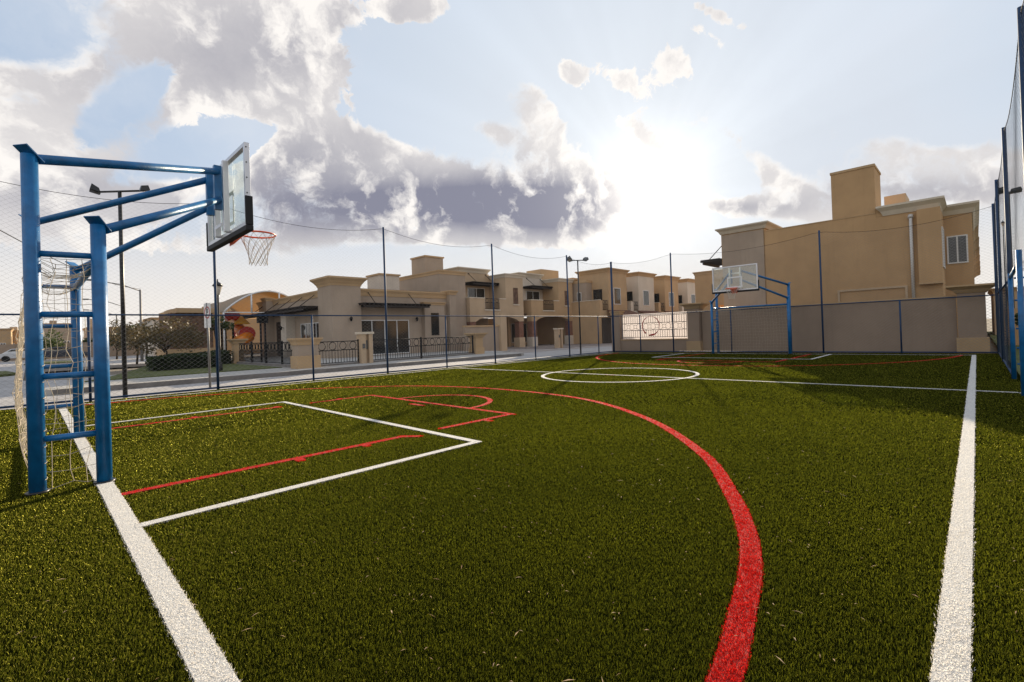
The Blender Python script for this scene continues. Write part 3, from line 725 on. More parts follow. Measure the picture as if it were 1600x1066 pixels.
def awning(parent, plane, c, a0, a1, z, out, d=-1, rods=2):
    """dark slatted timber awning with tie rods"""
    def bx(mb, a, b, o0, o1, zz0, zz1):
        if plane == 'y': mb.box(a, b, c + d * o0, c + d * o1, zz0, zz1)
        else: mb.box(c + d * o0, c + d * o1, a, b, zz0, zz1)
    mb = MB(); bx(mb, a0, a1, out - .06, out, z - .02, z + .10); bx(mb, a0, a1, .02, .08, z + .02, z + .14)
    n = max(4, int(abs(a1 - a0) / .28))
    for i in range(n + 1): x = a0 + (a1 - a0 - .06) * i / n; bx(mb, x, x + .06, -0, out + .12, z + .101, z + .20)
    k = max(4, int(out / .12))
    for i in range(k + 1): q = .1 + (out - .1) * i / k; bx(mb, a0 - .05, a1 + .05, q, q + .075, z + .201, z + .23)
    o = mb.build('awning', 'dark', parent)
    for i in range(rods):
        rd = MB()
        x = a0 + (a1 - a0) * (.18 + .62 * i / max(1, rods - 1))
        pts_ = [(x, c + d * .02, z + 1.0), (x, c + d * out * .85, z + .22)] if plane == 'y' else [(c + d * .02, x, z + 1.0), (c + d * out * .85, x, z + .22)]
        rd.tube(pts_, .022, 5); rd.tube([pts_[0], tuple(np.array(pts_[0]) + (0, 0, .001 + .05))], .06, 6); rd.build('tie_rod', 'iron', o)
def sconce(parent, x, y, z, d=(0, -1)):
    MB().tube([(x, y, z), (x + d[0] * .16, y + d[1] * .16, z + .05)], .02, 6).lathe(x + d[0] * .18, y + d[1] * .18, [(.05, z - .14), (.09, z + .04), (.10, z + .06), (.02, z + .14)], 8).build('wall_lamp', 'iron', parent)
def railpanel(mb, p0, p1, z0, h):
    p0, p1 = np.array(p0, float), np.array(p1, float); L = np.linalg.norm(p1 - p0); n = max(4, int(L / .13))
    def at(q, z): p_ = p0 + (p1 - p0) * q; return (p_[0], p_[1], z)
    for z in (z0 + .08, z0 + h * .62, z0 + h): mb.tube([at(0, z), at(1, z)], .018, 5)
    for i in range(n + 1): mb.tube([at(i / n, z0 + .08), at(i / n, z0 + h * .62)], .015, 4)
    m_ = max(2, int(L / .42))
    for i in range(m_):
        c = (i + .5) / m_; rq = .155
        mb.tube([at(c + rq / L * math.cos(q), z0 + h * .81 + h * .17 * math.sin(q)) for q in np.linspace(0, 6.283, 13)], .017, 4, False)
        mb.tube([at(c - .5 / m_, z0 + h * .62), at(c - .5 / m_, z0 + h)], .010, 4)

# ------------------------------------------------------------------ big house on the right
bh = thing('corner_house', 'large beige two storey house with roof tower and white downpipe', 'house', (25, 4, 0))
BX = 25.0
body = MB().box(BX, 33, 2.92, 7.28, -.1, 5.78).box(BX + .003, 33, .9, 2.92, -.1, 5.62).box(27.2, 33, .02, .9, -.1, 5.60).box(BX + .004, 33, 2.5, 2.915, 5.625, 5.98).box(BX + .02, 33, 7.28, 9.35, -.1, 5.95)
# recessed panel low on the wall
body.build('wall', 'beige', bh)
MB().box(BX - .28, BX - .002, .90, 1.60, 2.70, 5.62).build('bay', 'beige', bh)
MB().box(BX - .29, BX - .01, .88, 1.62, 2.64, 2.698).build('bay_sill', 'trim', bh)
MB().box(BX - .04, BX - .002, 7.32, 9.3, -.1, 5.9).build('facing', 'taupe', bh)
MB().box(BX - .05, BX - .003, 1.98, 2.06, -.1, 2.66).box(BX - .05, BX - .003, 4.30, 4.38, -.1, 2.66).box(BX - .05, BX - .003, 2.061, 4.299, 2.58, 2.66).build('recess_frame', 'sand', bh)
MB().cornice(BX, 33, 7.28, 9.35, 5.95, 6.25, .22).build('cornice', 'trimlight', bh)
MB().cornice(BX, 33, 1.0, 2.66, 5.62, 6.02, .24).build('cornice', 'trimlight', bh)
MB().cornice(27.2, 33.1, .02, .95, 5.60, 6.02, .24).build('cornice', 'trimlight', bh)
MB().box(BX - .02, BX + .1, 2.93, 7.2, 5.781, 5.82).build('coping', 'trim', bh)
ch = MB().box(BX + .01, BX + 1.8, 2.93, 4.48, 5.83, 7.80).build('roof_tower', 'beige', bh); MB().box(BX - .02, BX + 1.85, 2.90, 4.51, 7.801, 7.90).build('cap', 'trim', ch)
MB().box(28.5, 30.2, 2.2, 3.0, 5.7, 7.15).build('chimney', 'sand', bh)
window(bh, 'x', 27.2, .17, .82, 3.55, 4.72, -1, 2)
window(bh, 'y', .9, 25.25, 26.4, 3.3, 4.9, -1, 2)
dp = MB().tube([(BX - .09, 1.80, 2.0), (BX - .09, 1.80, 5.35)], .055, 10).tube([(BX - .09, 1.80, 5.36), (BX - .02, 1.80, 5.48)], .09, 10); dp.build('downpipe', 'pipe', bh)
awning(bh, 'y', 9.36, 25.0, 27.2, 4.55, 1.0, 1, 1)
# further houses in line behind it
for k in range(7):
    X0 = 33.6 + k * 5.6
    t = thing('terrace_house', ['first', 'second', 'third', 'fourth', 'fifth', 'sixth', 'last'][k] + ' house of the receding row beyond the big beige house', 'house', (X0, 4, 0), 'receding row behind the corner house')
    yw = atX(1518, 345, X0)[1]; yc = yw - atX(1529, 345, X0)[1]
    MB().box(X0, X0 + 5, yw, 8.8, -.1, 5.6).build('wall', 'beige', t)
    MB().cornice(X0, X0 + 5, yw, 8.8, 5.6, 6.0, yc).build('cornice', 'trim', t)
# small house left of the big one
t = thing('low_house', 'plain beige house glimpsed left of the far backboard', 'house', (43, 16, 0))
MB().box(43, 50, 13.5, 18.6, -.1, 6.0).build('wall', 'beige', t); MB().cornice(43, 50, 13.5, 18.6, 6.0, 6.3, .15).build('cornice', 'trim', t)
MB().box(42.2, 42.9, 14.2, 16.2, 2.6, 3.1).build('canopy', 'orange', t)

# ------------------------------------------------------------------ town houses, balcony type
def house_a(X0, X1, YF, wm, lm, um, label, chim=None, chm='ochre'):
    t = thing('town_house', label, 'house', (X0, YF, 0), 'town houses along the street')
    xr = X1 - 2.15
    # ground floor: back wall, arch front, columns
    MB().box(X0 + .02, X1 - .02, YF + 4.6, YF + 9, -.05, 2.75).build('back_wall', 'sand', t)
    def archf(xa, xb, y0_, y1_, zb, zc, zt):
        n_ = 14; mb = MB()
        for i in range(n_):
            a = xa + (xb - xa) * i / n_; b = xa + (xb - xa) * (i + 1) / n_
            za = zb + (zc - zb) * math.sin(math.pi * i / n_) ** .6; z2 = zb + (zc - zb) * math.sin(math.pi * (i + 1) / n_) ** .6
            mb.add([(a, y0_, za), (b, y0_, z2), (b, y1_, z2), (a, y1_, za), (a, y0_, zt), (b, y0_, zt), (b, y1_, zt), (a, y1_, zt)],
                   [(0,3,2,1),(4,5,6,7),(0,1,5,4),(2,3,7,6)])
        return mb
    archf(X0 + .6, X1 - .6, YF, YF + .35, 2.25, 2.72, 2.98).build('arch', lm, t)
    MB().box(X0, X0 + .598, YF, YF + .6, 2.25, 2.98).build('arch_end', lm, t); MB().box(X1 - .598, X1, YF, YF + .6, 2.25, 2.98).build('arch_end', lm, t)
    for xa, xb in ((X0 + .05, X0 + .6), (X1 - .6, X1 - .05)):
        c = MB().box(xa, xb, YF + .03, YF + .57, .85, 2.249).build('column', 'brick', t)
        MB().box(xa - .08, xb + .08, YF - .05, YF + .65, -.05, .849).build('column_base', wm, c, .015)
    MB().box(X0, X0 + .3, YF + 3.0, YF + 4.6, -.05, 2.98).build('side_wall', lm, t)
    window(t, 'y', YF + 4.6, X0 + 2.0, X0 + 2.9, .3, 2.2, -1, 1, 'white'); window(t, 'y', YF + 4.6, X0 + 3.3, X0 + 4.2, .3, 2.2, -1, 1, 'white')
    # first floor slab and balcony
    slab = MB().box(X0, X1, YF + .001, YF + 9, 2.981, 3.25).build('slab', lm, t)
    MB().box(X0, X0 + 1.6, YF, YF + .15, 3.251, 4.12).build('parapet', lm, t); MB().box(X0, X0 + .15, YF + .151, YF + 2.0, 3.251, 4.12).build('parapet', lm, t); MB().box(xr - .75, xr, YF, YF + .15, 3.251, 4.12).build('parapet', lm, t)
    MB().box(X0 - .04, X0 + 1.62, YF - .04, YF + .19, 4.121, 4.20).box(X0 - .04, X0 + .19, YF + .191, YF + 2.0, 4.121, 4.20).box(xr - .77, xr - .001, YF - .04, YF + .19, 4.121, 4.20).build('coping', 'trimlight', t)
    MB().box(X0 + 1.55, xr - .7, YF - .05, YF - .001, 3.15, 3.25).build('balcony_sill', 'trimlight', t)
    rb = MB(); railpanel(rb, (X0 + 1.6, YF + .02), (xr - .75, YF + .02), 3.25, .9); rb.build('balcony_rail', 'iron', t)
    # right wing
    MB().box(xr, X1, YF + .002, YF + 9, 3.251, 6.0).build('wing_wall', lm, t)
    MB().cornice(xr, X1, YF, YF + 9, 6.0, 6.32, .16).build('cornice', 'trimlight', t)
    w = MB().box(X1 - 1.25, X1 - .65, YF - .01, YF + .0, 3.75, 5.15).build('shutter', 'stone', t)
    MB().box(X1 - 1.33, X1 - .57, YF - .06, YF - .001, 3.64, 3.745).build('sill', 'trimlight', w)
    # tower behind the balcony
    MB().box(X0 + .65, xr - .02, YF + 2.0, YF + 7, 3.251, 6.45).build('tower_wall', um, t)
    MB().cornice(X0 + .65, xr - .25, YF + 2.0, YF + 7, 6.45, 6.85, .26).build('tower_cornice', 'trimlight', t)
    window(t, 'y', YF + 2.0, X0 + 1.5, X0 + 3.4, 3.26, 5.2, -1, 2, 'white', 'balcony_door')
    awning(t, 'y', YF + 2.0, X0 + 1.1, X0 + 4.2, 5.35, 1.2, -1, 2)
    if chim: MB().box(*chim).build('chimney', chm, t)
    return t
house_a(24.15, 30.3, 28.5, 'sand', 'sand', 'sand', 'sand coloured town house with balcony and awning beside the clubhouse')
house_a(31.1, 37.15, 28.3, 'cream', 'ochre', 'cream', 'ochre and cream town house with balcony behind the meter post', (atY(846, 437, 31)[0], atY(873, 437, 31)[0], 31, 33, 6.0, 7.55), 'ochre')
def house_b(X0, YF, m1, m2, label):
    t = thing('terrace_house', label, 'house', (X0, YF, 0), 'ochre terrace houses down the street')
    XL = X0 - 1.4; XR = X0 + 3.3
    MB().box(XL, XR, YF + .1, YF + 9, -.05, 3.1).build('ground_floor', m1, t)
    MB().box(XL + .25, X0 + .6, YF + .02, YF + .099, .0, 2.4).build('garage_shade_slab', 'dark', t)  # solid dark slab on the wall, its colour standing for the garage's inner shade
    MB().box(XL, XL + .15, YF + .1, YF + 3.6, 3.101, 4.05).box(XL + .151, XL + .5, YF + .1, YF + .25, 3.101, 4.05).build('parapet', m1, t)
    MB().box(XL - .04, XL + .19, YF + .06, YF + 3.6, 4.051, 4.12).build('coping', 'trimlight', t)
    rb = MB(); railpanel(rb, (XL + .5, YF + .12), (X0, YF + .12), 3.1, .95); rb.build('balcony_rail', 'iron', t)
    MB().box(XL, XR, YF + 3.6, YF + 9, 3.101, 6.15).build('upper_wall', m1, t)
    MB().cornice(XL, XR, YF + 3.6, YF + 9, 6.15, 6.4, .12).build('cornice', 'trim', t)
    MB().box(XL + .5, XR, YF + 1.9, YF + 3.6, 3.101, 5.9).build('recess_wall', m2, t)
    MB().box(XL + .45, XR, YF + 1.85, YF + 3.6, 5.901, 6.15).build('recess_cornice', 'trim', t)
    MB().box(X0, XR, YF, YF + 3.4, 2.9, 6.75).build('tower_wall', m1, t)
    MB().cornice(X0, XR, YF, YF + 3.4, 6.75, 7.15, .28).build('tower_cornice', 'trim', t)
    window(t, 'y', YF, X0 + .9, X0 + 2.1, 3.7, 5.3, -1, 1, 'white')
    window(t, 'x', X0, YF + .7, YF + 1.7, 3.2, 5.2, -1, 1, 'dark', 'balcony_door')
    window(t, 'x', XL + .5, YF + 2.5, YF + 3.0, 3.9, 5.0, -1, 1, 'white')
    rf = MB().add([(X0 - .3, YF - 1.6, 2.6), (XR + .5, YF - 1.6, 2.6), (XR + .5, YF - .01, 3.15), (X0 - .3, YF - .01, 3.15), (X0 - .3, YF - 1.6, 2.45), (XR + .5, YF - 1.6, 2.45), (XR + .5, YF - .01, 3.0), (X0 - .3, YF - .01, 3.0)],
                  [(0,1,2,3),(7,6,5,4),(0,4,5,1),(1,5,6,2),(2,6,7,3),(3,7,4,0)]); rf.build('porch_roof', 'terracotta', t)
    return t
bl = ['ochre terrace house beside the floodlight pole, nearest of its row', 'cream terrace house standing above the ornamental grille', 'ochre terrace house right of the cream one', 'cream terrace house at the end of the row']
for k, x in enumerate((38.4, 44.0, 49.8, 55.6)):
    t = house_b(x, 25.0, 'ochre' if k % 2 == 0 else 'cream', 'taupe' if k == 0 else 'sand', bl[k])
    if k == 0: MB().box(atY(895, 437, 31)[0], atY(921, 437, 31)[0], 31, 33, 5.9, 7.0).build('chimney', 'ochre', t)

# block between clubhouse and town houses
t = thing('rear_house', 'plain taupe house side with a square roof tower behind the clubhouse', 'house', (22.7, 28.5, 0))
MB().box(21.6, 24.1, 28.9, 38, -.05, 5.9).build('wall', 'taupe', t); MB().cornice(21.6, 24.1, 28.9, 38, 5.9, 6.2, .10).build('cornice', 'trim', t)
c = MB().box(22.7, 24.5, 32.2, 34.2, 6.21, 7.75).build('roof_tower', 'taupe', t); MB().box(22.62, 24.58, 32.12, 34.28, 7.751, 7.87).build('cap', 'trim', c)
t = thing('rear_tower', 'pale square roof tower showing above the clubhouse parapet', 'tower', (18.3, 31, 0))
MB().box(17.6, 19.2, 30.6, 32.4, -.05, 5.75).build('wall', 'cream', t); MB().box(17.52, 19.28, 30.52, 32.48, 5.751, 5.87).build('cap', 'trim', t)

# garden wall with tall column
t = thing('garden_wall', 'low taupe garden wall with ochre coping before the sand house', 'wall', (22.5, 24.6, 0))
MB().box(20.3, 23.4, 24.5, 24.75, -.05, 1.75).build('wall', 'taupe', t); MB().box(20.3, 23.4, 24.45, 24.8, 1.751, 1.86).build('coping', 'trim', t)
MB().box(23.4, 24.0, 24.3, 24.9, -.05, 2.75).build('column', 'sand', t)

# ------------------------------------------------------------------ clubhouse
cl = thing('clubhouse', 'single storey taupe clubhouse with dark awnings and glass doors', 'building', (14, 27, 0))
CY = 27.0
MB().box(13.95, 20.7, CY, 36, -.05, 3.85).box(12.5, 13.949, 28.4, 40, -.05, 3.85).build('wall', 'taupe', cl)
MB().cornice(13.97, 20.7, CY, 36, 3.85, 4.28, .14).build('cornice', 'trim', cl)
MB().cornice(12.5, 13.9, 28.42, 40, 3.86, 4.27, .14).build('cornice', 'trim', cl)
MB().box(12.15, 13.94, 26.5, 28.39, -.05, 4.40).build('corner_tower', 'taupe', cl)
MB().frustum(13.045, 27.445, [(.92, .97, 4.36), (.95, 1.0, 4.46), (1.03, 1.08, 4.56), (1.06, 1.11, 4.62), (1.18, 1.23, 4.74), (1.22, 1.27, 4.76), (1.22, 1.27, 4.86)]).build('tower_cornice', 'trim', cl)
MB().box(18.6, 20.25, 26.65, CY - .002, -.05, 3.35).build('niche_wall', 'taupe', cl)
MB().cornice(18.6, 20.25, 26.65, CY - .002, 3.35, 3.55, .12).build('niche_cornice', 'trim', cl)
gw = MB().box(19.12, 19.72, 26.63, 26.648, 1.3, 2.8).build('grille_window', 'glass', cl); gi = MB()
for i in range(5): gi.tube([(19.12 + .15 * i, 26.60, 1.3), (19.12 + .15 * i, 26.60, 2.8)], .014, 4)
for i in range(9): gi.tube([(19.12, 26.60, 1.3 + .1875 * i), (19.72, 26.60, 1.3 + .1875 * i)], .012, 4)
for i in range(4):
    for j in range(2): gi.tube([(19.27 + .3 * j + .11 * math.cos(q), 26.59, 1.55 + .35 * i + .13 * math.sin(q)) for q in np.linspace(0, 6.283, 11)], .014, 4, False)
gi.build('ironwork', 'iron', gw)
window(cl, 'y', CY, 13.96, 17.55, .18, 2.36, -1, 4, 'white', 'glass_door')
awning(cl, 'y', CY, 13.8, 18.5, 3.12, 1.1, -1, 2)
sconce(cl, 13.2, 26.5, 2.4); sconce(cl, 18.1, 27.0, 2.4)
MB().box(20.7, 21.25, 26.6, 27.3, -.05, 4.1).build('pilaster', 'taupe', cl); MB().cornice(20.7, 21.25, 26.6, 27.3, 4.1, 4.4, .15).build('pilaster_cap', 'trim', cl)
MB().box(14.2, 20.6, 28, 35, 4.281, 4.42).build('roof', 'terracotta', cl)
# left wing side
window(cl, 'x', 12.5, 28.7, 31.9, .95, 2.32, -1, 4, 'white')
awning(cl, 'x', 12.5, 28.5, 34.6, 3.05, 1.2, -1, 3); awning(cl, 'x', 12.5, 34.9, 39.5, 3.0, 1.2, -1, 2)
MB().box(11.9, 12.498, 32.9, 33.8, -.05, 2.95).build('pier', 'cream', cl); sconce(cl, 11.9, 33.3, 2.1, (-1, 0))
MB().box(12.44, 12.498, 34.3, 36.2, .2, 2.6).build('doorway_shade_slab', 'dark', cl)  # thin dark slab painted for the shade inside an opening of the wing
MB().box(12.0, 12.498, 36.8, 37.6, -.05, 4.15).build('pier', 'taupe', cl)
MB().cornice(12.0, 12.49, 36.8, 37.6, 4.15, 4.4, .12).build('pier_cap', 'trim', cl)

# railings and low pillars
rl = thing('iron_railing', 'black scrolled iron railing along the front of the clubhouse', 'railing', (13, 19.9, .13))
mb = MB(); railpanel(mb, (8.25, 19.55), (10.15, 19.7), .16, .98); railpanel(mb, (10.75, 19.75), (13.6, 19.95), .16, .98); railpanel(mb, (13.7, 19.95), (17.4, 20.45), .16, .98); mb.build('rail_panels', 'iron', rl)
for x, y in ((10.18, 19.7), (13.65, 19.95), (17.45, 20.45)): MB().box(x - .035, x + .035, y - .035, y + .035, .1, 1.2).build('post', 'iron', rl)
MB().prism([(8.2, 19.45), (17.5, 20.35), (17.5, 20.6), (8.2, 19.68)], .1, .2).build('plinth', 'kerb', rl)
rl = thing('iron_railing', 'black scrolled iron railing running back beside the lawn', 'railing', (7.6, 24, .13))
mb = MB(); railpanel(mb, (7.62, 19.9), (7.62, 27.6), .2, .98); mb.build('rail_panels', 'iron', rl)
for y in (21.6, 23.6, 25.6): MB().box(7.58, 7.66, y - .04, y + .04, .1, 1.25).build('post', 'iron', rl)
MB().box(7.5, 7.75, 19.8, 27.7, .1, .24).build('plinth', 'kerb', rl)
pillar('low_pillar', 'squat taupe pillar with ochre base between the two railings', 7.72, 19.35, .40, .30, 1.05, 'taupe', capo=.14, bh=.62)
pillar('low_pillar', 'small ochre pillar ending the railing beside the playground', 7.65, 27.95, .22, .22, 1.15, 'trim', capo=.18, bh=.3)
pillar('low_pillar', 'ochre flared pillar at the right end of the railing', 17.85, 20.6, .27, .27, 1.05, 'trim', capo=.22, bh=.5)
def meter(label, x, y):
    t = thing('meter_post', label, 'meter post', (x, y, 0), 'utility meter posts')
    MB().box(x - .28, x - .05, y - .2, y + .2, 0, 1.42).box(x + .1, x + .28, y - .2, y + .2, 0, 1.42).box(x - .049, x + .099, y - .05, y + .2, 0, 1.42).build('body', 'sand', t)
    MB().box(x - .34, x + .34, y - .24, y + .24, 1.421, 1.52).build('cap', 'trimlight', t)
    MB().box(x - .04, x + .09, y - .09, y - .051, .75, 1.15).build('meter_box', 'lampgrey', t); MB().box(x - .22, x - .1, y - .24, y - .201, .8, 1.0).build('meter_box', 'lampgrey', t)
meter('utility meter post set in the railing before the clubhouse doors', 10.46, 19.65)
meter('utility meter post standing before the ochre and cream town house', 28.5, 23.2)

# ------------------------------------------------------------------ lamps, signs and street furniture
def flood(label, x, y, h, heads, pm='lampblack', r=.05, cross=.55, hs=.125, hm='lampgrey'):
    t = thing('floodlight_pole', label, 'floodlight', (x, y, 0), 'floodlight poles')
    MB().tube([(x, y, 0), (x, y, h)], [r, r * .8], 10).build('pole', pm, t)
    MB().tube([(x - cross * .7, y + cross * .7, h), (x + cross * .7, y - cross * .7, h)], .025, 8).build('cross_arm', pm, t)
    for s, tilt in heads:
        cx, cy = x + s * cross * .7, y - s * cross * .7
        hb = MB(); a = hs; dz = tilt * .1
        hb.add([(cx - a, cy - a, h + dz), (cx + a, cy - a, h - dz * .3), (cx + a, cy + a, h - dz * .6), (cx - a, cy + a, h + dz * .3),
                (cx - a + .04, cy - a + .04, h + dz + .14), (cx + a - .03, cy - a + .04, h - dz * .3 + .12), (cx + a - .04, cy + a - .04, h - dz * .6 + .12), (cx - a + .04, cy + a - .04, h + dz * .3 + .14)],
               [(0,3,2,1),(4,5,6,7),(0,1,5,4),(1,2,6,5),(2,3,7,6),(3,0,4,7)])
        hd = hb.build('lamp_head', hm, t)
        MB().add([(cx - a * .8, cy - a * .8, h + dz * .8 - .012), (cx + a * .8, cy - a * .8, h - dz * .25 - .012), (cx + a * .8, cy + a * .8, h - dz * .5 - .012), (cx - a * .8, cy + a * .8, h + dz * .25 - .012)], [(0, 3, 2, 1)]).build('glass', 'floodglass' if hm == 'lampblack' else 'lampglass', hd)
    return t
flood('black floodlight pole seen between the blue posts of the near goal', 1.60, 14.82, 5.0, ((-1, .5), (1, -.4)), cross=.60, hs=.10, hm='lampblack')
flood('thin dark floodlight pole with two pale heads before the ochre house', 19.96, 14.80, 4.92, ((-1, 1.0), (1, -1.0)), r=.04, cross=.42)
pr = ray(1580, 400); Xr = -1.25 / pr[1] * pr[0]
flood('dark floodlight pole with two heads behind the right fence', Xr, -1.25, CAM[2] + atY(1578, 292, -1.25)[2] - CAM[2], ((-1, 1.0), (1, .5)), cross=.36, hs=.2, hm='lampblack')
def lantern(label, x, y, h):
    t = thing('street_lantern', label, 'street lamp', (x, y, 0), 'classic lantern posts')
    MB().lathe(x, y, [(.10, 0), (.09, .4), (.05, .5), (.035, h - .5), (.05, h - .42), (.03, h - .4)], 10).build('pole', 'lampblack', t)
    g = MB().lathe(x, y, [(.06, h - .4), (.15, h - .08), (.15, h - .06)], 6).build('lamp_glass', 'lampglass', t)
    MB().lathe(x, y, [(.20, h - .06), (.12, h + .06), (.03, h + .12), (.02, h + .22)], 6).build('lamp_hood', 'lampblack', t)
lp = atY(340, 445, 21.2); lantern('black lantern post just right of a fence post, before the playground', lp[0], 21.2, lp[2])
lp = atY(1567, 350, -2.2); lantern('black lantern on a post seen through the right fence', lp[0], -2.2, lp[2] + .15)
def road_lamp(label, x, y, h, L):
    t = thing('road_lamp', label, 'street lamp', (x, y, 0), 'road lamps far down the street')
    MB().tube([(x, y, 0), (x, y, h)], [.11, .07], 8).build('pole', 'galv', t)
    MB().tube([(x, y, h - .1), (x - L * .4, y, h + .35), (x - L, y, h + .62)], .04, 6).build('arm', 'galv', t)
    MB().box(x - L - .5, x - L, y - .12, y + .12, h + .56, h + .68).build('lamp_head', 'lampgrey', t)
for u, v, Y, lab in ((219, 453, 48, 'tall grey road lamp right of the black floodlight pole'), (193, 478, 66, 'middle grey road lamp farther down the street'), (182, 492, 84, 'smallest grey road lamp far down the street')):
    q = atY(u, v, Y); road_lamp(lab, q[0], Y, q[2], 2.8)
# round sign on a pole
q = atY(324, 496, 15.3)
t = thing('street_sign', 'white rectangular no parking sign on a grey pole by the fence', 'sign', (q[0], 15.3, 0))
MB().tube([(q[0] + .02, 15.3, 0), (q[0], 15.3, q[2] + .4)], .03, 8).build('pole', 'galv', t)
zc_ = q[2] + .05
pl = MB().box(q[0] - .20, q[0] + .20, 15.262, 15.268, zc_ - .34, zc_ + .34)
ang = -1.40; V_ = np.array(pl.v); ca, sa = math.cos(ang), math.sin(ang); cx0, cy0 = q[0], 15.27
def turn(mb): mb.v = [(cx0 + (x - cx0) * ca - (y - cy0) * sa, cy0 + (x - cx0) * sa + (y - cy0) * ca, z) for x, y, z in mb.v]; return mb
pl = turn(pl).build('plate', 'white', t)
rg = MB(); N = 24
for i in range(N):
    a0, a1 = 2 * math.pi * i / N, 2 * math.pi * (i + 1) / N
    rg.add([(cx0 + .17 * math.cos(a0), 15.258, zc_ + .08 + .17 * math.sin(a0)), (cx0 + .17 * math.cos(a1), 15.258, zc_ + .08 + .17 * math.sin(a1)), (cx0 + .135 * math.cos(a1), 15.258, zc_ + .08 + .135 * math.sin(a1)), (cx0 + .135 * math.cos(a0), 15.258, zc_ + .08 + .135 * math.sin(a0))], [(0, 1, 2, 3)])
turn(rg).build('red_ring', 'signred', pl)
lt = MB().box(cx0 - .05, cx0 - .02, 15.2565, 15.2585, zc_ - .02, zc_ + .18).box(cx0 - .019, cx0 + .05, 15.2565, 15.2585, zc_ + .15, zc_ + .18).box(cx0 - .019, cx0 + .05, 15.2565, 15.2585, zc_ + .07, zc_ + .10).box(cx0 + .03, cx0 + .05, 15.2565, 15.2585, zc_ + .101, zc_ + .149)
turn(lt).build('letter', 'lampblack', pl)
# overhead cables at the left
for k, (a, b, lab) in enumerate((((0, 360), (60, 392), 'black overhead cable at the far left'),)):
    A, B = atY(a[0] - 60, a[1] - 33, 24), atY(b[0] + 160, b[1] + 60, 60)
    tag(MB().tube([A + (B - A) * i / 12 - np.array([0, 0, .6 * math.sin(math.pi * i / 12)]) for i in range(13)], .018, 5).build('overhead_cable', 'iron'), lab, 'cable')

# ------------------------------------------------------------------ foliage
def leaves(name, centers, radii, n, size, m, parent=None, flat=1.):
    C_ = np.array(centers, float); Rr = np.array(radii, float); k = rs.choice(len(C_), n, p=Rr ** 2 / (Rr ** 2).sum())
    d = rs.normal(size=(n, 3)); d /= np.linalg.norm(d, axis=1)[:, None]; rad = Rr[k] * rs.uniform(.35, 1.05, n) ** .6
    P = C_[k] + d * rad[:, None] * np.array([1, 1, flat])
    a = rs.normal(size=(n, 3)); a /= np.linalg.norm(a, axis=1)[:, None]; b = np.cross(a, rs.normal(size=(n, 3))); b /= np.linalg.norm(b, axis=1)[:, None]
    s = size * rs.uniform(.6, 1.4, n)[:, None]
    V = np.stack([P - a * s, P + b * s * .45, P + a * s, P - b * s * .45], 1).reshape(-1, 3)
    if parent is not None: V = V - np.array(parent.location)
    o = fastmesh(name, V, 4, m)
    if parent is not None: o.parent = parent
    return o
def tree(label, x, y, h, rad, n=2600, m='leaf', size=.10, z0=0., trunk=.07, nb=11, cz=None, wide=1., vz=.75):
    t = thing('tree', label, 'tree', (x, y, z0)); cz = cz or h * .62; cs, rr_ = [], []
    tk = MB().tube([(x, y, z0), (x + .04 * rad, y, z0 + h * .3), (x - .05 * rad, y, z0 + h * .5)], [trunk, trunk * .8, trunk * .6], 7)
    for i in range(nb):
        a = 2 * math.pi * i / nb + rnd.uniform(-.3, .3); e = rnd.uniform(-.35, .95); q = rad * rnd.uniform(.45, .9)
        c = (x + wide * q * math.cos(a) * math.cos(e), y + q * math.sin(a) * math.cos(e), z0 + cz + q * math.sin(e) * vz)
        cs.append(c); rr_.append(rad * rnd.uniform(.25, .45))
        tk.tube([(x, y, z0 + h * rnd.uniform(.28, .5)), tuple((np.array(c) + (x, y, z0 + cz)) / 2), c], [trunk * .45, trunk * .3, trunk * .1], 5)
    tk.build('trunk', 'bark', t); leaves('crown', cs, rr_, n, size, m, t, .8); return t
tree('dry brown leaved tree on the lawn by the hedge', 4.7, 29.0, 2.4, 2.0, 3000, 'leaf', .07, .15, .05, 17, 1.45, 1.0, .42)
tree('dry brown leaved tree behind the first dry tree', 4.4, 35.5, 2.8, 1.7, 1300, 'leaf', .08, .15, .06, 11, 1.7, 1., .45)
tree('slim pale leaved tree beside the playground tower', atY(338, 540, 34)[0], 34.0, 3.9, .8, 900, 'leafgreen', .09, .1, .07, 8, 2.3)
for k, (u, Y, h, r_, lab) in enumerate(((70, 78, 3.0, 1.9, 'dark green bushy tree behind the near goal net'), (182, 60, 2.6, 1.1, 'small tree at the foot of the road lamps'), (228, 56, 3.4, 2.0, 'low dark tree behind the dry tree'), (140, 84, 3.0, 1.3, 'round shrub tree before the far grey house'))):
    q = atY(u, 540, Y); tree(lab, q[0], Y, h, r_, 900, 'leafgreen' if k % 2 == 0 else 'hedge', .16, 0, .09, 8)
def hedge(label, x0, x1, y0, y1, h, n):
    t = thing('hedge', label, 'hedge', ((x0 + x1) / 2, (y0 + y1) / 2, .1))
    MB().box(x0 + .1, x1 - .1, y0 + .1, y1 - .1, .1, h - .12).build('branches', mat('hedge_core', (.008, .012, .005), 1), t)
    P = np.c_[rs.uniform(x0, x1, n), rs.uniform(y0, y1, n), .12 + (h - .1) * rs.uniform(0, 1, n) ** .6]
    P[:, 2] += .05 * np.sin(P[:, 0] * 3) ; a = rs.normal(size=(n, 3)); a /= np.linalg.norm(a, axis=1)[:, None]; b = np.cross(a, rs.normal(size=(n, 3))); b /= np.linalg.norm(b, axis=1)[:, None]
    V = np.stack([P - a * .05, P + b * .03, P + a * .05, P - b * .03], 1).reshape(-1, 3) - np.array(t.location)
    o = fastmesh('foliage', V, 4, 'hedge'); o.parent = t
hedge('long low dark clipped hedge on the lawn in front of the dry tree', 3.5, 6.1, 24.6, 26.0, .78, 4500)
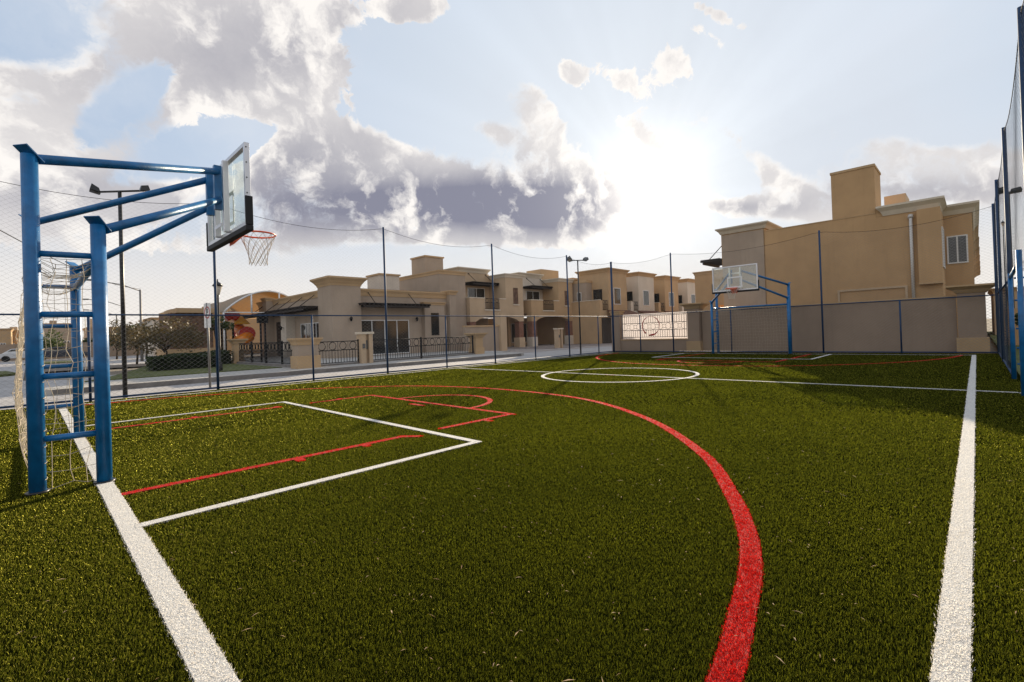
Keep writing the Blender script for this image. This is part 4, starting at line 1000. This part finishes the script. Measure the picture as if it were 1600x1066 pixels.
hedge('second dark clipped hedge nearer the playground', 5.6, 7.3, 27.4, 28.9, .80, 3200)

# stone clad kiosk
q0, q1 = atY(258, 560, 36.5), atY(334, 560, 36.5)
t = thing('stone_kiosk', 'rough brown stone clad block with ochre roof band behind the trees', 'building', (q0[0] + 1, 36.5, 0))
MB().box(q0[0] + .3, q1[0], 36.5, 40, .95, 3.25).build('stone_wall', 'stone', t); MB().box(q0[0] + .1, q1[0] + .1, 36.35, 40.1, -.1, .949).build('base', 'trim', t)
MB().box(q0[0] + .6, q1[0] + .2, 36.2, 40.2, 3.251, 3.55).build('roof_band', 'ochre', t)

# ------------------------------------------------------------------ playground
cn = thing('playground_canopy', 'large arched tan fabric canopy on white posts over the playground', 'canopy', (13, 42, 0))
Y0c, Y1c = 36.5, 54
def cpt(u, v):
    """arched sheet, u across, v front to back"""
    X = 9.2 + 5.8 * u + 1.9 * v * (1 - u); Y = Y0c + (Y1c - Y0c) * v
    return (X, Y, 3.3 + .4 * v + 1.55 * math.sin(math.pi * u) ** .85 + .25 * math.sin(math.pi * 2 * v) * .4)
nu, nv = 28, 12; mb = MB(); vs = [cpt(i / nu, j / nv) for i in range(nu + 1) for j in range(nv + 1)]; nn = len(vs)
vs += [(x, y, z - .03) for x, y, z in vs]
fs = [(i * (nv + 1) + j, (i + 1) * (nv + 1) + j, (i + 1) * (nv + 1) + j + 1, i * (nv + 1) + j + 1) for i in range(nu) for j in range(nv)]
fs += [tuple(nn + q for q in reversed(f)) for f in fs]; mb.add(vs, fs, True)
cm = bpy.data.materials.new('canopy_fabric'); cm.use_nodes = True; T = NT(cm.node_tree)
df = T.node('ShaderNodeBsdfDiffuse'); df.inputs[0].default_value = (.42, .37, .30, 1); tr = T.node('ShaderNodeBsdfTranslucent'); tr.inputs[0].default_value = (.74, .50, .24, 1)
ms = T.node('ShaderNodeMixShader'); ms.inputs[0].default_value = .38; T.l.new(df.outputs[0], ms.inputs[1]); T.l.new(tr.outputs[0], ms.inputs[2]); T.l.new(ms.outputs[0], cm.node_tree.nodes['Material Output'].inputs[0])
mb.build('fabric', cm, cn)
MB().tube([cpt(i / 24, 0) for i in range(25)], .06, 6).build('front_rib', 'white', cn)
MB().tube([(cpt(0, 0)[0], Y0c, 3.3), (cpt(1, 0)[0], Y0c, 3.3)], .05, 6).build('tie_beam', 'white', cn)
for u in (0, .30, .62, 1):
    c = cpt(u, 0); MB().tube([(c[0], c[1], 0 if u in (0, 1) else 3.3), c], .06, 8).build('post', 'white', cn)
for v in (.5, 1.):
    c = cpt(0, v); MB().tube([(c[0], c[1], 0), c], .06, 8).build('post', 'white', cn)
t = thing('play_hall', 'ochre gabled wall lit behind the playground canopy', 'building', (12, 55, 0))
qa, qb = atY(350, 540, 56), atY(460, 540, 56)
MB().box(qa[0] - 1, qb[0] + 3, 56, 60, -.1, 5.2).build('wall', 'beige', t)
MB().add([(qa[0] - 1, 55.9, 5.2), (qb[0] + 3, 55.9, 5.2), ((qa[0] + qb[0]) / 2 + 1, 55.9, 6.9), (qa[0] - 1, 59, 5.2), (qb[0] + 3, 59, 5.2), ((qa[0] + qb[0]) / 2 + 1, 59, 6.9)], [(0, 1, 2), (3, 5, 4), (0, 2, 5, 3), (1, 4, 5, 2)]).build('gable', 'ochre', t)
ps = thing('play_structure', 'red and orange tube slide play tower under the canopy', 'play structure', (11.4, 38.5, 0))
def pp(u, v, Y=38.5): return atY(u, v, Y)
for u in (352, 358, 366, 373, 386):
    a = pp(u, 560); MB().tube([(a[0], 38.6 + .6 * (u % 3), 0), (a[0], 38.6 + .6 * (u % 3), pp(u, 505)[2])], .07, 8).build('post', 'red' if u % 2 else 'iron', ps)
a, b_ = pp(352, 497), pp(372, 497)
MB().tube([(a[0] + (b_[0] - a[0]) * i / 8, 38.6, a[2] + .2 * math.sin(math.pi * i / 8)) for i in range(9)], .32, 10).build('roof', 'red', ps)
a, b_ = pp(363, 507), pp(388, 500); MB().add([(a[0], 38, a[2]), (b_[0], 38, a[2]), (b_[0], 40, a[2]), (a[0], 40, a[2]), ((a[0] + b_[0]) / 2 - .3, 39, b_[2] + .25), ((a[0] + b_[0]) / 2 + .3, 39, b_[2] + .25)], [(0, 3, 2, 1), (0, 1, 5, 4), (1, 2, 5), (2, 3, 4, 5), (3, 0, 4)]).build('roof', 'yellow', ps)
sl = [pp(372, 512, 39.2), pp(378, 518, 38.8), pp(385, 523, 38.2), pp(387, 527, 37.6), pp(380, 531, 37.2), pp(370, 535, 37.0)]
MB().tube(sl, [.36, .40, .42, .44, .40, .36], 14).build('tube_slide', 'orange', ps)
c0 = pp(386, 521, 37.7); MB().tube([tuple(c0 + (0, .2, 0)), tuple(c0 - (.05, .35, .02))], .50, 16).build('slide_mouth', 'red', ps)
MB().box(pp(368, 548)[0], pp(392, 548)[0], 38.2, 39.8, 1.55, 1.7).build('deck', 'yellow', ps)
t = thing('activity_board', 'orange play board beyond the iron railing', 'play panel', (pp(419, 545)[0], 38, 0))
a, b_ = pp(415, 530, 38), pp(424, 520, 38); MB().box(a[0], b_[0], 38, 38.1, 1.0, b_[2]).build('board', 'orange', t); MB().tube([(a[0] + .2, 38.05, 0), (a[0] + .2, 38.05, 1)], .05, 8).build('leg', 'iron', t)
for u, lab in ((407, 'left one of two dark poles with square heads before the clubhouse wing'), (414, 'right one of two dark poles with square heads before the clubhouse wing')):
    a = atY(u, 502, 27.3); t = thing('utility_pole', lab, 'pole', (a[0], 27.3, 0))
    MB().tube([(a[0], 27.3, .1), (a[0], 27.3, a[2] - .1)], .05, 8).build('pole', 'iron', t); MB().box(a[0] - .16, a[0] + .13, 27.2, 27.4, a[2] - .1, a[2] + .35).build('head', 'iron', t)

# ------------------------------------------------------------------ distant houses and cars at the left
def far_house(u0, u1, vt, Y, m, label, extras=(), depth=9):
    a, b = atY(u0, vt, Y), atY(u1, vt, Y); z = (a[2] + b[2]) / 2
    t = thing('distant_house', label, 'house', (a[0], Y, 0), 'distant houses at the left')
    MB().box(a[0], b[0], Y, Y + depth, -.2, z).build('wall', m, t)
    MB().cornice(a[0], b[0], Y, Y + depth, z, z + .3, .2).build('cornice', 'trim', t)
    W_ = b[0] - a[0]
    for kx in (.22, .62):
        for zz in (1.0, 3.9):
            if zz + 1.2 < z: window(t, 'y', Y, a[0] + W_ * kx, a[0] + W_ * kx + min(1.4, W_ * .2), zz, zz + 1.2, -1, 2)
    for (e0, e1, vt2, mm) in extras:
        c, d = atY(e0, vt2, Y + 2), atY(e1, vt2, Y + 2); MB().box(c[0], d[0], Y + 2, Y + 5, z - .05, c[2]).build('roof_tower', mm, t)
far_house(-30, 17, 517, 92, 'trim', 'sunlit ochre house at the far left edge', ((0, 12, 514, 'cream'),))
far_house(14, 34, 519, 100, 'beige', 'brown house left of the near goal with small roof box', ((15, 27, 511, 'sand'),))
far_house(70, 116, 509, 84, 'taupe', 'grey house seen through the goal net', ((78, 88, 501, 'taupe'),))
far_house(138, 196, 514, 96, 'taupe', 'grey house behind the thin road lamps', ((141, 147, 498, 'sand'),))
far_house(196, 240, 512, 90, 'sand', 'long sand house left of the dry tree')
far_house(238, 322, 500, 70, 'cream', 'cream house with stepped roof blocks above the dry tree', ((255, 267, 488, 'trim'), (267, 283, 483, 'cream'), (283, 287, 489, 'sand')))
far_house(322, 352, 508, 66, 'ochre', 'small ochre house behind the sign pole')
a = atY(-10, 540, 80); b = atY(152, 540, 80)
t = tag(MB().box(a[0] - 20, b[0] + 18, 80, 80.3, -.1, 1.9).build('far_wall', 'wallgrey'), 'long grey boundary wall before the distant houses', 'wall')
def car(label, x, y, m, L=4.4, flip=1):
    t = thing('parked_car', label, 'car', (x, y, 0), 'cars parked far down the street')
    prof = [(-.5, .35), (-.5, .75), (-.38, .85), (-.22, 1.35), (.18, 1.40), (.30, .95), (.48, .85), (.5, .35)]
    bd = MB(); n = len(prof); vs = [(x + flip * px_ * L, y - .85 + (.12 if pz > 1 else 0), pz) for px_, pz in prof] + [(x + flip * px_ * L, y + .85 - (.12 if pz > 1 else 0), pz) for px_, pz in prof]
    bd.add(vs, [tuple(range(n)), tuple(reversed(range(n, 2 * n)))] + [(i, n + i, n + (i + 1) % n, (i + 1) % n) for i in range(n)]); bd.build('body', m, t, .04)
    MB().add([(x + flip * q * L, y - .80, z) for q, z in ((-.33, .92), (-.21, 1.28), (.16, 1.31), (.25, .95))], [(0, 1, 2, 3)]).build('side_window', 'glass', t)
    for q in (-.31, .31):
        for s in (-1, 1): MB().tube([(x + q * L, y + s * .70, .32), (x + q * L, y + s * .88, .32)], .32, 14).build('wheel', 'tyre', t)
q = atY(38, 553, 74); car('white car parked by the far wall left of the near goal', q[0], 74, 'carwhite')
q = atY(94, 556, 70); car('dark car parked beyond the goal net', q[0], 70, 'carblue', 4.4, -1)
# strip of trees and a wall behind the right fence
t = thing('garden_wall', 'low beige wall glimpsed beyond the right fence', 'wall', (32, -3, 0))
MB().box(30, 31, -14, -.8, -.1, 1.6).build('wall', 'beige', t)
t = thing('distant_house', 'beige house glimpsed beyond the right fence', 'house', (48, -6, 0))
MB().box(48, 56, -16, -.9, -.1, 3.0).build('wall', 'sand', t); MB().cornice(48, 56, -16, -.9, 3.0, 3.3, .2).build('cornice', 'trim', t)
for k, (x, y, h, r_) in enumerate(((26.5, -1.6, 1.5, .8), (20, -3.2, 2.6, 1.2))):
    tree(['dark shrub in the shade at the end of the right fence', 'dark green tree behind the right fence'][k], x, y, h, r_, 1200, 'hedge', .07, 0, .05, 8)
